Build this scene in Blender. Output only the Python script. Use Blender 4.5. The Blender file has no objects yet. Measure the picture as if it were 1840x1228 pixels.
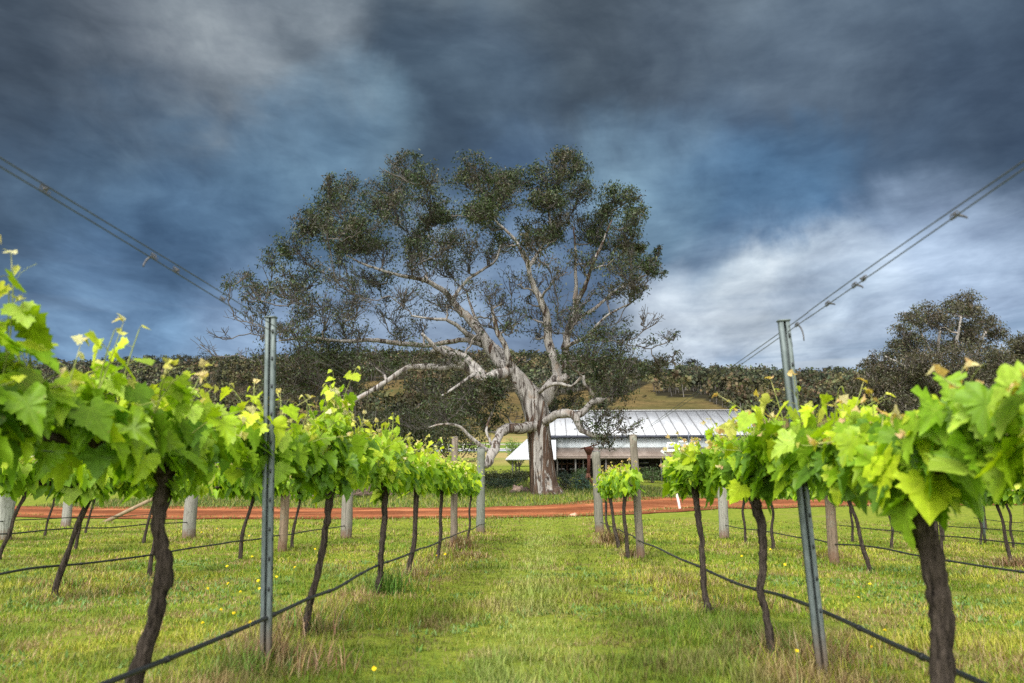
import bpy, math, random
import numpy as np
from mathutils import Vector, Matrix, Euler
C = bpy.context.scene
COL = C.collection
RNG = np.random.default_rng(7)
random.seed(7)

# ------------------------------------------------------------------ camera
F, CX, CY = 1500.0, 920.0, 614.0
CAMZ = 0.88
TH = math.atan(281 / F)
PSI = math.atan(65 / F * math.cos(TH))
cam = bpy.data.cameras.new('camera'); camo = bpy.data.objects.new('camera', cam); COL.objects.link(camo)
cam.sensor_width = 36.0; cam.lens = F / 1840 * 36.0
cam.clip_start = 0.05; cam.clip_end = 6000
camo.location = (0, 0, CAMZ); camo.rotation_euler = (math.pi / 2 + TH, 0, PSI)
cam.dof.use_dof = True; cam.dof.focus_distance = 36; cam.dof.aperture_fstop = 3.3
C.camera = camo
VR = np.array([math.cos(PSI), math.sin(PSI), 0])
VF = np.array([-math.sin(PSI) * math.cos(TH), math.cos(PSI) * math.cos(TH), math.sin(TH)])
VU = np.cross(VR, VF)
def ray(px, py):
    v = VF * F + VR * (px - CX) - VU * (py - CY)
    return v / np.linalg.norm(v)
def P(px, py, d):
    """world point seen at photo pixel px,py lying d metres ahead"""
    r = ray(px, py); t = d / r[1]
    return np.array([0, 0, CAMZ]) + r * t
def proj(p):
    v = np.asarray(p, float) - np.array([0, 0, CAMZ])
    z = v @ VF
    return CX + F * (v @ VR) / z, CY - F * (v @ VU) / z

# ------------------------------------------------------------------ light
C.render.engine = 'CYCLES'; C.cycles.use_denoising = False        # keep the fine grain of leaves and grass
C.view_settings.view_transform = 'Standard'; C.view_settings.look = 'None'
C.view_settings.exposure = 0.35; C.view_settings.gamma = 1
SUN_EL, SUN_AZ = math.radians(52), math.radians(205)     # azimuth clockwise from +Y
sd = bpy.data.lights.new('sun', 'SUN'); so = bpy.data.objects.new('sun', sd); COL.objects.link(so)
sd.energy = 4.9; sd.angle = math.radians(38); sd.color = (1, .96, .88)
sdir = Vector((math.sin(SUN_AZ) * math.cos(SUN_EL), math.cos(SUN_AZ) * math.cos(SUN_EL), math.sin(SUN_EL)))
so.rotation_euler = sdir.to_track_quat('Z', 'Y').to_euler(); so.location = (0, 0, 60)

class NT:
    """tiny node-tree helper"""
    def __init__(s, nt): s.nt = nt; nt.nodes.clear()
    def n(s, typ, ins=None, **kw):
        nd = s.nt.nodes.new(typ)
        for k, v in kw.items(): setattr(nd, k, v)
        for k, v in (ins or {}).items(): s.set(nd, k, v)
        return nd
    def set(s, nd, k, v):
        sk = nd.inputs[k]
        if isinstance(v, bpy.types.NodeSocket): s.nt.links.new(v, sk)
        elif isinstance(v, bpy.types.Node): s.nt.links.new(v.outputs[0], sk)
        else:
            if hasattr(sk.default_value, '__len__') and not isinstance(v, (int, float)):
                v = tuple(v)
                if len(sk.default_value) == 4 and len(v) == 3: v = v + (1,)
            sk.default_value = v
    def math(s, op, a, b=0.0, c=0.0, clamp=False):
        nd = s.n('ShaderNodeMath', {0: a, 1: b, 2: c}, operation=op); nd.use_clamp = clamp; return nd.outputs[0]
    def vm(s, op, a, b=(0, 0, 0)):
        nd = s.n('ShaderNodeVectorMath', {0: a, 1: b}, operation=op)
        return nd.outputs['Value'] if op in ('DOT_PRODUCT', 'LENGTH') else nd.outputs[0]
    def mix(s, f, a, b, mode='MIX'):
        nd = s.nt.nodes.new('ShaderNodeMix'); nd.data_type = 'RGBA'; nd.blend_type = mode
        s.set(nd, 0, f); s.set(nd, 6, a); s.set(nd, 7, b); return nd.outputs[2]
    def noise(s, vec, scale, detail=4, rough=.55, dist=0):
        nd = s.n('ShaderNodeTexNoise', {'Scale': scale, 'Detail': detail, 'Roughness': rough, 'Distortion': dist})
        if vec is not None: s.set(nd, 'Vector', vec)
        return nd
    def ramp(s, fac, stops, interp='LINEAR'):
        nd = s.n('ShaderNodeValToRGB', {0: fac}); nd.color_ramp.interpolation = interp
        e = nd.color_ramp.elements
        while len(e) < len(stops): e.new(.5)
        for i, (p, c) in enumerate(stops):
            e[i].position = p; e[i].color = tuple(c) + (1,) if len(c) == 3 else c
        return nd.outputs[0]
    def sstep(s, v, a, b, lo=0, hi=1):
        nd = s.n('ShaderNodeMapRange', {0: v, 1: a, 2: b, 3: lo, 4: hi}, interpolation_type='SMOOTHSTEP'); return nd.outputs[0]

def s2l(r, g, b):
    f = lambda c: (c / 255 / 12.92) if c / 255 <= .04045 else ((c / 255 + .055) / 1.055) ** 2.4
    return (f(r), f(g), f(b))

def build_world():
    w = bpy.data.worlds.new('World'); C.world = w; w.use_nodes = True
    t = NT(w.node_tree)
    tc = t.n('ShaderNodeTexCoord').outputs['Generated']
    d = t.vm('NORMALIZE', tc)
    sx = t.n('ShaderNodeSeparateXYZ', {0: d})
    zz = t.math('MAXIMUM', t.math('ADD', sx.outputs[2], .16), .05)
    comb = t.n('ShaderNodeCombineXYZ', {0: zz, 1: zz, 2: zz})
    pl = t.vm('DIVIDE', d, comb.outputs[0])                 # cloud-deck coordinates
    mp = t.n('ShaderNodeMapping', {'Vector': pl, 'Rotation': (0, 0, math.radians(38)), 'Scale': (1.0, .42, 1)})
    n1 = t.noise(mp.outputs[0], 1.5, 6, .52, .25).outputs[0]
    n2 = t.noise(pl, 3.6, 6, .6, .5).outputs[0]
    n3 = t.noise(d, 3.0, 4, .5, .3)
    # warped direction for ragged-edged cloud masses
    n4 = t.noise(d, 7.5, 6, .58, .4)
    off = t.vm('ADD', t.n('ShaderNodeVectorMath', {0: t.vm('SUBTRACT', n3.outputs[1], (.5, .5, .5)), 3: .20}, operation='SCALE').outputs[0],
               t.n('ShaderNodeVectorMath', {0: t.vm('SUBTRACT', n4.outputs[1], (.5, .5, .5)), 3: .11}, operation='SCALE').outputs[0])
    wv = t.vm('NORMALIZE', t.vm('ADD', d, off))
    k = 1 / 2 ** .35
    L = lambda r, g, b: tuple(c * k for c in s2l(r, g, b))
    el = sx.outputs[2]
    col = t.ramp(el, [(0.0, L(118, 140, 174)), (.08, L(104, 130, 166)), (.20, L(84, 114, 150)), (.38, L(78, 101, 127)), (.6, L(86, 98, 113)), (1, L(120, 130, 145))])
    def blob(px, py, deg, c, amt, inner=0.0):
        nonlocal col
        f = t.vm('DOT_PRODUCT', wv, tuple(ray(px, py)))
        m = t.sstep(f, math.cos(math.radians(deg)), math.cos(math.radians(inner)), 0, amt)
        col = t.mix(m, col, L(*c))
    for b_ in [
      (120, 170, 17, (66, 76, 92), .8), (60, 400, 10, (64, 90, 122), .45), (250, 330, 8, (70, 97, 128), .4),
      (1000, 110, 17, (68, 80, 96), .85), (850, 230, 9, (70, 90, 116), .6), (740, 160, 8, (62, 78, 98), .6),
      (1600, 240, 14, (62, 86, 120), .8), (1800, 310, 11, (46, 70, 104), .9), (1560, 330, 8, (62, 92, 132), .6),
      (1700, 90, 13, (72, 86, 106), .7), (1330, 330, 8, (74, 106, 146), .6), (1380, 70, 10, (84, 98, 118), .6),
      (480, 50, 9, (126, 137, 152), .7), (300, 30, 8, (104, 114, 130), .5), (640, 225, 5.5, (112, 142, 170), .5), (560, 300, 6, (92, 122, 154), .6),
      (1180, 310, 6, (104, 132, 162), .7), (1290, 400, 7, (108, 138, 176), .6), (330, 480, 9, (88, 120, 160), .5), (200, 560, 8, (98, 128, 168), .5), (390, 380, 7, (66, 93, 126), .45),
      (560, 630, 9, (122, 144, 180), .7), (830, 600, 10, (144, 162, 192), .85), (1000, 540, 8, (134, 154, 186), .7), (950, 420, 8, (84, 114, 154), .5),
      (1320, 620, 10, (150, 170, 202), .85, 0), (1390, 560, 5.8, (204, 213, 226), .95, 0), (1250, 480, 4.5, (140, 162, 190), .6), (1175, 350, 5, (116, 146, 174), .6), (1300, 350, 5, (66, 98, 134), .6), (1430, 290, 5, (66, 98, 134), .5), (1190, 585, 6, (190, 202, 222), .9, 1), 
      (1560, 545, 6, (184, 197, 215), .7, 0), (1470, 590, 6, (176, 190, 212), .6), (1740, 540, 10, (148, 168, 202), .8), (1500, 600, 8, (160, 178, 206), .7)]: blob(*b_)
    # wisps and streaks
    sk = t.n('ShaderNodeMapping', {'Vector': d, 'Rotation': (0, math.radians(-34), 0), 'Scale': (1.3, 2, 4.2)})
    ns = t.noise(sk.outputs[0], 2.2, 4, .5, .25).outputs[0]
    mid = t.noise(d, 5.5, 5, .55, .3).outputs[0]
    big = t.noise(d, 2.6, 3, .5, .2).outputs[0]
    tot = t.math('ADD', t.math('ADD', t.math('MULTIPLY', ns, .42), t.math('MULTIPLY', mid, .33)), t.math('MULTIPLY', big, .25))
    col = t.mix(1.0, col, t.ramp(tot, [(.36, (.66, .68, .71)), (.5, (1.04, 1.03, 1.01)), (.62, (1.52, 1.44, 1.34))]), 'MULTIPLY')
    fine = t.noise(sk.outputs[0], 9, 5, .6, .2).outputs[0]
    col = t.mix(1.0, col, t.ramp(fine, [(.3, (.84, .86, .88)), (.7, (1.16, 1.15, 1.13))]), 'MULTIPLY')
    wp = t.vm('ADD', pl, t.n('ShaderNodeVectorMath', {0: t.vm('SUBTRACT', t.noise(pl, 1.4, 3, .5).outputs[1], (.5, .5, .5)), 3: .55}, operation='SCALE').outputs[0])
    bil = t.noise(t.n('ShaderNodeMapping', {'Vector': wp, 'Rotation': (0, 0, math.radians(35)), 'Scale': (1, .6, 1)}).outputs[0], 2.6, 9, .60, .1).outputs[0]
    col = t.mix(1.0, col, t.ramp(bil, [(.30, (.62, .64, .67)), (.46, (.94, .94, .95)), (.53, (1.12, 1.11, 1.09)), (.70, (1.55, 1.50, 1.42))]), 'MULTIPLY')
    # flat grey bars low in the west
    mb = t.n('ShaderNodeMapping', {'Vector': d, 'Scale': (2.0, 2.0, 34)})
    nb = t.noise(mb.outputs[0], 1.1, 4, .5, .25).outputs[0]
    low = t.math('MULTIPLY', t.sstep(el, .30, .12, 0, 1), t.sstep(sx.outputs[0], .05, .25, .15, 1))
    col = t.mix(t.math('MULTIPLY', low, t.sstep(nb, .50, .63, 0, .55)), col, L(104, 130, 162))
    col = t.mix(t.math('MULTIPLY', low, t.sstep(nb, .46, .34, 0, .45)), col, L(196, 206, 220))
    col = t.mix(1.0, col, (1.20, 1.20, 1.12), 'MULTIPLY')
    # unseen sky behind the viewer, brightness added to light the ground and vines
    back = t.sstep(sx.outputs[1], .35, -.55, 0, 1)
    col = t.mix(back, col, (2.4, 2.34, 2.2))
    sky = t.n('ShaderNodeTexSky', sky_type='NISHITA'); sky.sun_disc = False
    sky.sun_elevation = SUN_EL; sky.sun_rotation = SUN_AZ
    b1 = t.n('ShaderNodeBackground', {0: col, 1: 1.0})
    b2 = t.n('ShaderNodeBackground', {0: sky.outputs[0], 1: .05})
    up = t.sstep(el, .55, .95, 0, .35)
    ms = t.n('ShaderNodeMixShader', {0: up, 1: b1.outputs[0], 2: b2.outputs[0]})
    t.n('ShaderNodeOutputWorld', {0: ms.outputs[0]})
build_world()

# ------------------------------------------------------------------ helpers
def tag(o, label=None, cat=None, group=None, kind=None):
    if label: o['label'] = label
    if cat: o['category'] = cat
    if group: o['group'] = group
    if kind: o['kind'] = kind
    return o
def thing(name, label, cat, loc=(0, 0, 0), group=None):
    o = bpy.data.objects.new(name, None); COL.objects.link(o); o.location = tuple(float(c) for c in loc)
    o.empty_display_size = .1
    return tag(o, label, cat, group)
class Geo:
    def __init__(s): s.v = []; s.f = {}; s.c = []; s.n = 0
    def add(s, V, Fa, col=(1, 1, 1)):
        V = np.asarray(V, float).reshape(-1, 3); col = np.asarray(col, float)
        if col.ndim == 1: col = np.tile(col, (len(V), 1))
        if not isinstance(Fa, list): Fa = [Fa]
        for fa in Fa:
            fa = np.asarray(fa, int)
            if fa.size: s.f.setdefault(fa.shape[1], []).append(fa + s.n)
        s.v.append(V); s.c.append(col); s.n += len(V)
    def box(s, c, size, col=(1, 1, 1), rot=None):
        q = np.array([[x, y, z] for x in (-.5, .5) for y in (-.5, .5) for z in (-.5, .5)]) * np.asarray(size)
        if rot is not None: q = q @ np.asarray(rot).T
        s.add(q + np.asarray(c), np.array([[0, 1, 3, 2], [4, 6, 7, 5], [0, 4, 5, 1], [2, 3, 7, 6], [0, 2, 6, 4], [1, 5, 7, 3]]), col)
    def beam(s, a, b, w, h, col=(1, 1, 1)):
        a = np.asarray(a, float); b = np.asarray(b, float); dd = b - a; ln = np.linalg.norm(dd); y = dd / ln
        up = np.array([0, 0, 1.]) if abs(y[2]) < .95 else np.array([1., 0, 0])
        x = np.cross(y, up); x /= np.linalg.norm(x); z = np.cross(x, y)
        s.box((a + b) / 2, (w, ln, h), col, np.stack([x, y, z], 1))
    def build(s, name, mat, parent=None, smooth=False, leafuv=None):
        V = np.concatenate(s.v); Cc = np.concatenate(s.c)
        me = bpy.data.meshes.new(name)
        idx = []; st = []; tot = 0
        for k in sorted(s.f):
            fa = np.concatenate(s.f[k]); idx.append(fa.ravel()); st.append(tot + np.arange(len(fa)) * k); tot += fa.size
        idx = np.concatenate(idx); st = np.concatenate(st)
        me.vertices.add(len(V)); me.vertices.foreach_set('co', V.astype(np.float32).ravel())
        me.loops.add(len(idx)); me.loops.foreach_set('vertex_index', idx.astype(np.int32))
        me.polygons.add(len(st)); me.polygons.foreach_set('loop_start', st.astype(np.int32))
        a = me.attributes.new('Col', 'FLOAT_COLOR', 'POINT')
        a.data.foreach_set('color', np.concatenate([Cc, np.ones((len(V), 1))], 1).astype(np.float32).ravel())
        if leafuv is not None:
            b = me.attributes.new('Leaf', 'FLOAT_VECTOR', 'POINT'); b.data.foreach_set('vector', np.asarray(leafuv, np.float32).ravel())
        me.update(calc_edges=True); me.validate()
        if smooth: me.polygons.foreach_set('use_smooth', np.ones(len(me.polygons), bool))
        me.materials.append(mat)
        o = bpy.data.objects.new(name, me); COL.objects.link(o)
        if parent is not None: o.parent = parent
        return o
def tube(g, pts, rad, sides=8, col=(1, 1, 1), cap=True, rough=0.0, seed=0, ridges=0.0):
    pts = np.asarray(pts, float); n = len(pts); rad = np.broadcast_to(np.asarray(rad, float), (n,))
    T = np.gradient(pts, axis=0); T /= np.linalg.norm(T, axis=1)[:, None] + 1e-9
    u = np.cross(T[0], [0.31, .95, .1]);
    if np.linalg.norm(u) < .1: u = np.cross(T[0], [1, 0, 0])
    u /= np.linalg.norm(u); U = [u]
    for i in range(1, n):
        u = U[-1] - T[i] * (U[-1] @ T[i]); U.append(u / (np.linalg.norm(u) + 1e-9))
    U = np.array(U); W = np.cross(T, U)
    a = np.arange(sides) * 2 * math.pi / sides
    R = np.tile(rad[:, None], (1, sides))
    if rough:
        rg = np.random.default_rng(seed)
        R = R * (1 + rough * rg.normal(size=R.shape))
    if ridges:
        rg = np.random.default_rng(seed + 5); ph = rg.uniform(0, 6.28, 4)
        s_ = np.linspace(0, 1, n)[:, None]
        R = R * (1 + ridges * (np.sin(3 * a + ph[0] + 2.2 * s_) * .6 + np.sin(5 * a + ph[1] - 3 * s_) * .45 + np.sin(9 * a + ph[2] + 4 * s_) * .3))
    V = pts[:, None, :] + R[:, :, None] * (np.cos(a)[None, :, None] * U[:, None, :] + np.sin(a)[None, :, None] * W[:, None, :])
    i = np.arange(n - 1)[:, None] * sides; j = np.arange(sides)[None, :]; j2 = (j + 1) % sides
    fq = np.stack([i + j, i + j2, i + sides + j2, i + sides + j], -1).reshape(-1, 4)
    fs = [fq]; V = V.reshape(-1, 3)
    if cap:
        V = np.concatenate([V, pts[:1], pts[-1:]]); k = n * sides; jj = np.arange(sides); jn = (jj + 1) % sides
        fs.append(np.concatenate([np.stack([jn, jj, np.full(sides, k)], 1), np.stack([(n - 1) * sides + jj, (n - 1) * sides + jn, np.full(sides, k + 1)], 1)]))
    g.add(V, fs, col)
def smooth_path(p, n):
    """Catmull-Rom through rows of p (any columns)"""
    p = np.asarray(p, float); q = np.concatenate([[2 * p[0] - p[1]], p, [2 * p[-1] - p[-2]]])
    t = np.linspace(0, len(p) - 1 - 1e-6, n); i = t.astype(int); f = (t - i)[:, None]
    a, b, c, d = q[i], q[i + 1], q[i + 2], q[i + 3]
    return .5 * (2 * b + (c - a) * f + (2 * a - 5 * b + 4 * c - d) * f ** 2 + (3 * b - a - 3 * c + d) * f ** 3)
def place(tv, tf, pos, X, Y, Z, sc):
    """instances of template (verts, faces list) with axes X,Y,Z (N,3) and scale (N,3)"""
    N = len(pos); nv = len(tv)
    V = pos[:, None, :] + sc[:, None, 0:1] * tv[None, :, 0:1] * X[:, None, :] + sc[:, None, 1:2] * tv[None, :, 1:2] * Y[:, None, :] + sc[:, None, 2:3] * tv[None, :, 2:3] * Z[:, None, :]
    out = [(f[None] + (np.arange(N) * nv)[:, None, None]).reshape(-1, f.shape[1]) for f in tf]
    return V.reshape(-1, 3), out
def nrm(a): return a / (np.linalg.norm(a, axis=-1, keepdims=True) + 1e-9)
def vnoise(x, y, seed=0):
    x = np.asarray(x, float); y = np.asarray(y, float)
    xi = np.floor(x).astype(np.int64); yi = np.floor(y).astype(np.int64); fx = x - xi; fy = y - yi
    fx = fx * fx * (3 - 2 * fx); fy = fy * fy * (3 - 2 * fy)
    def h(a, b):
        k = (a * 374761393 + b * 668265263 + seed * 974711) & 0x7fffffff
        k = ((k ^ (k >> 13)) * 1274126177) & 0x7fffffff
        return ((k ^ (k >> 16)) & 0xffff) / 65535.0
    return (h(xi, yi) * (1 - fx) + h(xi + 1, yi) * fx) * (1 - fy) + (h(xi, yi + 1) * (1 - fx) + h(xi + 1, yi + 1) * fx) * fy
def fbm(x, y, seed=0, o=4):
    s = 0; a = .5
    for k in range(o): s = s + a * vnoise(np.asarray(x) * 2 ** k, np.asarray(y) * 2 ** k, seed + k); a *= .5
    return s / (1 - .5 ** o)

# ------------------------------------------------------------------ materials
def new_mat(name):
    m = bpy.data.materials.new(name); m.use_nodes = True; return m, NT(m.node_tree)
def principled(t, col, rough=.6, bump=None, bstr=.3, bdist=.01, metal=0, spec=.4):
    p = t.n('ShaderNodeBsdfPrincipled', {'Base Color': col, 'Roughness': rough, 'Metallic': metal, 'Specular IOR Level': spec})
    if bump is not None:
        b = t.n('ShaderNodeBump', {'Strength': bstr, 'Distance': bdist, 'Height': bump}); t.set(p, 'Normal', b.outputs[0])
    return p
def out(t, sh): t.n('ShaderNodeOutputMaterial', {0: sh.outputs[0] if isinstance(sh, bpy.types.Node) else sh})
def objc(t): return t.n('ShaderNodeTexCoord').outputs['Object']
def mat_leaf(name, trans=.4, rough=.5, spec=.3, tint=(1.15, 1.25, .5), vary=.3, nscale=30, veins=False):
    m, t = new_mat(name)
    a = t.n('ShaderNodeAttribute', attribute_name='Col').outputs['Color']
    nz = t.noise(objc(t), nscale, 3).outputs[0]
    if veins:
        lv = t.n('ShaderNodeSeparateXYZ', {0: t.n('ShaderNodeAttribute', attribute_name='Leaf').outputs['Vector']})
        ax = t.math('ABSOLUTE', lv.outputs[0]); y = lv.outputs[1]; dist = ax
        for deg in (42, 88):
            c_, s_ = math.cos(math.radians(deg)), math.sin(math.radians(deg))
            dist = t.math('MINIMUM', dist, t.math('ABSOLUTE', t.math('SUBTRACT', t.math('MULTIPLY', ax, c_), t.math('MULTIPLY', y, s_))))
        side = t.math('ABSOLUTE', t.math('SINE', t.math('ADD', t.math('MULTIPLY', y, 17), t.math('MULTIPLY', ax, -13))))
        vein = t.math('MAXIMUM', t.sstep(dist, .030, .008), t.sstep(side, .14, .02, 0, .45))
        a = t.mix(vein, a, t.mix(1.0, a, (1.5, 1.4, 1.9), 'MULTIPLY'))
        spot = t.noise(objc(t), 70, 2, .5).outputs[0]
        a = t.mix(t.sstep(spot, .68, .74, 0, .6), a, (.26, .22, .05))
        nz = t.math('ADD', nz, t.math('MULTIPLY', vein, -.25))
    c = t.mix(1.0, a, t.ramp(nz, [(.25, (1 - vary,) * 3), (.75, (1 + vary,) * 3)]), 'MULTIPLY')
    p = principled(t, c, rough, nz, .35, .004, 0, spec)
    tr = t.n('ShaderNodeBsdfTranslucent', {0: t.mix(1.0, c, tint, 'MULTIPLY')})
    ms = t.n('ShaderNodeMixShader', {0: trans, 1: p.outputs[0], 2: tr.outputs[0]})
    out(t, ms); return m
M = {}
M['vine_leaf'] = mat_leaf('vine_leaf', .45, .48, .3, (1.2, 1.25, .45), .22, 38, True)
M['gum_leaf'] = mat_leaf('gum_leaf', .15, .5, .35, (1, 1, .6), .25, 3)
M['far_leaf'] = mat_leaf('far_leaf', .1, .8, .1, (1, 1, .7), .25, .05)
M['grass'] = mat_leaf('grass', .3, .6, .15, (1.1, 1.1, .6), .15, 4)
M['petal'] = mat_leaf('petal', .25, .6, .2, (1.1, 1, .4), .1, 40)
def mat_attr(name, rough=.8, nscale=20, vary=.35, bstr=.5, bdist=.01, spec=.2, stretch=(1, 1, 1), metal=0):
    m, t = new_mat(name)
    a = t.n('ShaderNodeAttribute', attribute_name='Col').outputs['Color']
    mp = t.n('ShaderNodeMapping', {'Vector': objc(t), 'Scale': stretch})
    nz = t.noise(mp.outputs[0], nscale, 6, .65).outputs[0]
    c = t.mix(1.0, a, t.ramp(nz, [(.3, (max(.08, 1 - vary),) * 3), (.7, (1 + vary,) * 3)]), 'MULTIPLY')
    out(t, principled(t, c, rough, nz, bstr, bdist, metal, spec)); return m
M['vine_bark'] = mat_attr('vine_bark', .9, 75, 1.25, 1.0, .04, .1, (1, 1, .10))
M['twig'] = mat_attr('twig', .8, 8, .3, .3, .005)
M['cane'] = mat_attr('cane', .6, 40, .25, .2, .003)
M['paint'] = mat_attr('paint', .6, 12, .15, .15, .003)
M['stone'] = mat_attr('stone', .9, 9, .4, .8, .03)
M['rust'] = mat_attr('rust', .85, 14, .5, .6, .008)
M['hose'] = mat_attr('hose', .45, 60, .3, .2, .002, .4)
M['wire'] = mat_attr('wire', .5, 60, .3, .2, .001, .5, (1, 1, 1), .3)

def mat_gum_bark():
    m, t = new_mat('gum_bark')
    o = objc(t)
    sep = t.n('ShaderNodeSeparateXYZ', {0: o})
    mp = t.n('ShaderNodeMapping', {'Vector': o, 'Scale': (1, 1, .13), 'Rotation': (0, .12, 0)})
    n1 = t.noise(mp.outputs[0], 3.4, 9, .62, 1.1).outputs[0]
    n1 = t.math('ADD', t.math('MULTIPLY', t.math('SUBTRACT', n1, .5), 1.35), .5)
    n2 = t.noise(mp.outputs[0], 7, 8, .65, .8).outputs[0]
    n3 = t.noise(o, 2.2, 6, .6).outputs[0]
    a = t.n('ShaderNodeAttribute', attribute_name='Col').outputs['Color']
    sa = t.n('ShaderNodeSeparateColor', {0: a})
    pale = t.ramp(n2, [(.3, (.10, .092, .088)), (.46, (.215, .203, .197)), (.66, (.35, .337, .33))])
    pale = t.mix(t.sstep(n3, .55, .68, 0, .5), pale, (.20, .14, .10))
    brown = t.ramp(n2, [(.3, (.028, .018, .014)), (.52, (.068, .044, .033)), (.72, (.13, .09, .071))])
    # rough brown stocking persists low on the trunk (Col.r = how much)
    thr = t.math('ADD', n1, t.math('MULTIPLY', t.math('SUBTRACT', sa.outputs[0], .5), .30))
    c = t.mix(t.sstep(thr, .49, .55), pale, brown)
    crack = t.sstep(t.noise(mp.outputs[0], 4.2, 3, .5, 1.0).outputs[0], .425, .375, 0, .8)
    c = t.mix(crack, c, (.03, .021, .017))
    h = t.math('ADD', t.math('MULTIPLY', t.sstep(thr, .49, .55), .6), n2)
    out(t, principled(t, c, .85, h, .9, .07, 0, .15)); return m
M['gum_bark'] = mat_gum_bark()

def mat_post():
    m, t = new_mat('weathered_timber')
    o = objc(t); sep = t.n('ShaderNodeSeparateXYZ', {0: o})
    mp = t.n('ShaderNodeMapping', {'Vector': o, 'Scale': (1, 1, .06)})
    n1 = t.noise(mp.outputs[0], 45, 6, .65, .4).outputs[0]
    n2 = t.noise(o, 9, 6, .7).outputs[0]
    n3 = t.noise(o, 26, 4, .6).outputs[0]
    a = t.n('ShaderNodeAttribute', attribute_name='Col').outputs['Color']
    c = t.mix(1.0, a, t.ramp(n1, [(.3, (.45,) * 3), (.5, (1, 1, 1)), (.75, (1.25,) * 3)]), 'MULTIPLY')
    c = t.mix(t.sstep(n2, .56, .66, 0, .5), c, (.20, .23, .185))        # lichen
    c = t.mix(t.sstep(n3, .60, .68, 0, .7), c, (.07, .065, .055))
    zz = t.math('ADD', sep.outputs[2], t.math('ADD', t.math('MULTIPLY', n2, .35), t.math('MULTIPLY', n1, .35)))
    c = t.mix(t.sstep(zz, .62, .36, 0, .8), c, (.13, .072, .045))        # red soil splashed up the foot
    out(t, principled(t, c, .9, n1, .7, .012, 0, .1)); return m
M['timber'] = mat_post()

def mat_steel():
    m, t = new_mat('galvanised_steel')
    o = objc(t); sep = t.n('ShaderNodeSeparateXYZ', {0: o})
    mp = t.n('ShaderNodeMapping', {'Vector': o, 'Scale': (1, 1, .3)})
    n1 = t.noise(mp.outputs[0], 55, 5, .7).outputs[0]; n2 = t.noise(mp.outputs[0], 9, 5, .6).outputs[0]
    c = t.ramp(n1, [(.3, (.065, .085, .09)), (.55, (.12, .15, .155)), (.75, (.18, .21, .215))])
    c = t.mix(t.sstep(n2, .54, .7, 0, .45), c, (.085, .10, .085))
    zz = t.math('ADD', sep.outputs[2], t.math('MULTIPLY', n2, .3))
    c = t.mix(t.sstep(zz, .45, .2, 0, .8), c, (.13, .09, .06))
    out(t, principled(t, c, .62, n1, .2, .002, .25, .35)); return m
M['steel'] = mat_steel()

def mat_ground():
    m, t = new_mat('ground')
    g = t.n('ShaderNodeNewGeometry').outputs['Position']; sep = t.n('ShaderNodeSeparateXYZ', {0: g})
    n1 = t.noise(g, .55, 6, .6, .3).outputs[0]; n2 = t.noise(g, 5, 8, .7).outputs[0]; n3 = t.noise(g, 28, 6, .7).outputs[0]
    n4 = t.noise(g, .02, 4, .5).outputs[0]
    c = t.ramp(n2, [(.28, (.07, .095, .016)), (.45, (.13, .175, .02)), (.62, (.19, .215, .03)), (.78, (.25, .235, .07))])
    c = t.mix(t.sstep(n1, .52, .70, 0, .55), c, (.20, .165, .065))
    c = t.mix(t.sstep(n3, .58, .72, 0, .55), c, (.085, .058, .03))
    c = t.mix(t.sstep(n3, .46, .3, 0, .75), c, (.04, .055, .012))
    n5 = t.noise(g, 90, 4, .7).outputs[0]
    c = t.mix(1.0, c, t.ramp(n5, [(.3, (.5,) * 3), (.7, (1.45,) * 3)]), 'MULTIPLY')
    # paddocks beyond: alternating green and straw bands
    y = sep.outputs[1]
    pad = t.sstep(t.noise(t.n('ShaderNodeMapping', {'Vector': g, 'Scale': (.25, 1, 1)}).outputs[0], .06, 3).outputs[0], .44, .58)
    padc = t.mix(pad, (.10, .16, .03), (.26, .20, .09))
    c = t.mix(t.sstep(y, 62, 95, 0, .85), c, padc)
    dry = t.ramp(t.noise(g, .05, 7, .65).outputs[0], [(.3, (.045, .034, .015)), (.5, (.095, .070, .030)), (.7, (.135, .098, .042))])
    dry = t.mix(1.0, dry, t.ramp(t.noise(g, .45, 5, .7).outputs[0], [(.35, (.55,) * 3), (.65, (1.3,) * 3)]), 'MULTIPLY')
    dry = t.mix(t.sstep(n4, .45, .62, 0, .5), dry, (.065, .068, .022))
    c = t.mix(t.sstep(y, 150, 260), c, dry)
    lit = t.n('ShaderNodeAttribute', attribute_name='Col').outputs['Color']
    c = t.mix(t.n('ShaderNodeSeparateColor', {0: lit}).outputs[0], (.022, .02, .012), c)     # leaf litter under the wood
    h = t.math('ADD', n3, t.math('MULTIPLY', n2, 2.0))
    out(t, principled(t, c, .95, h, .6, .03, 0, .05)); return m
M['ground'] = mat_ground()

def mat_dirt(name, c1, c2, c3):
    m, t = new_mat(name)
    g = t.n('ShaderNodeNewGeometry').outputs['Position']
    mp = t.n('ShaderNodeMapping', {'Vector': g, 'Scale': (.35, 1.3, 1)})
    n1 = t.noise(mp.outputs[0], 1.3, 7, .65, .3).outputs[0]; n2 = t.noise(g, 14, 6, .7).outputs[0]
    c = t.ramp(n1, [(.3, c1), (.5, c2), (.7, c3)])
    n3 = t.noise(g, .7, 5, .6, .3).outputs[0]
    c = t.mix(t.sstep(n3, .5, .66, 0, .5), c, c1)
    a = t.n('ShaderNodeAttribute', attribute_name='Col').outputs['Color']
    c = t.mix(1.0, c, a, 'MULTIPLY')
    c = t.mix(1.0, c, t.ramp(n2, [(.3, (.6,) * 3), (.7, (1.35,) * 3)]), 'MULTIPLY')
    out(t, principled(t, c, .95, t.math('ADD', n1, n2), .8, .04, 0, .05)); return m
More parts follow.
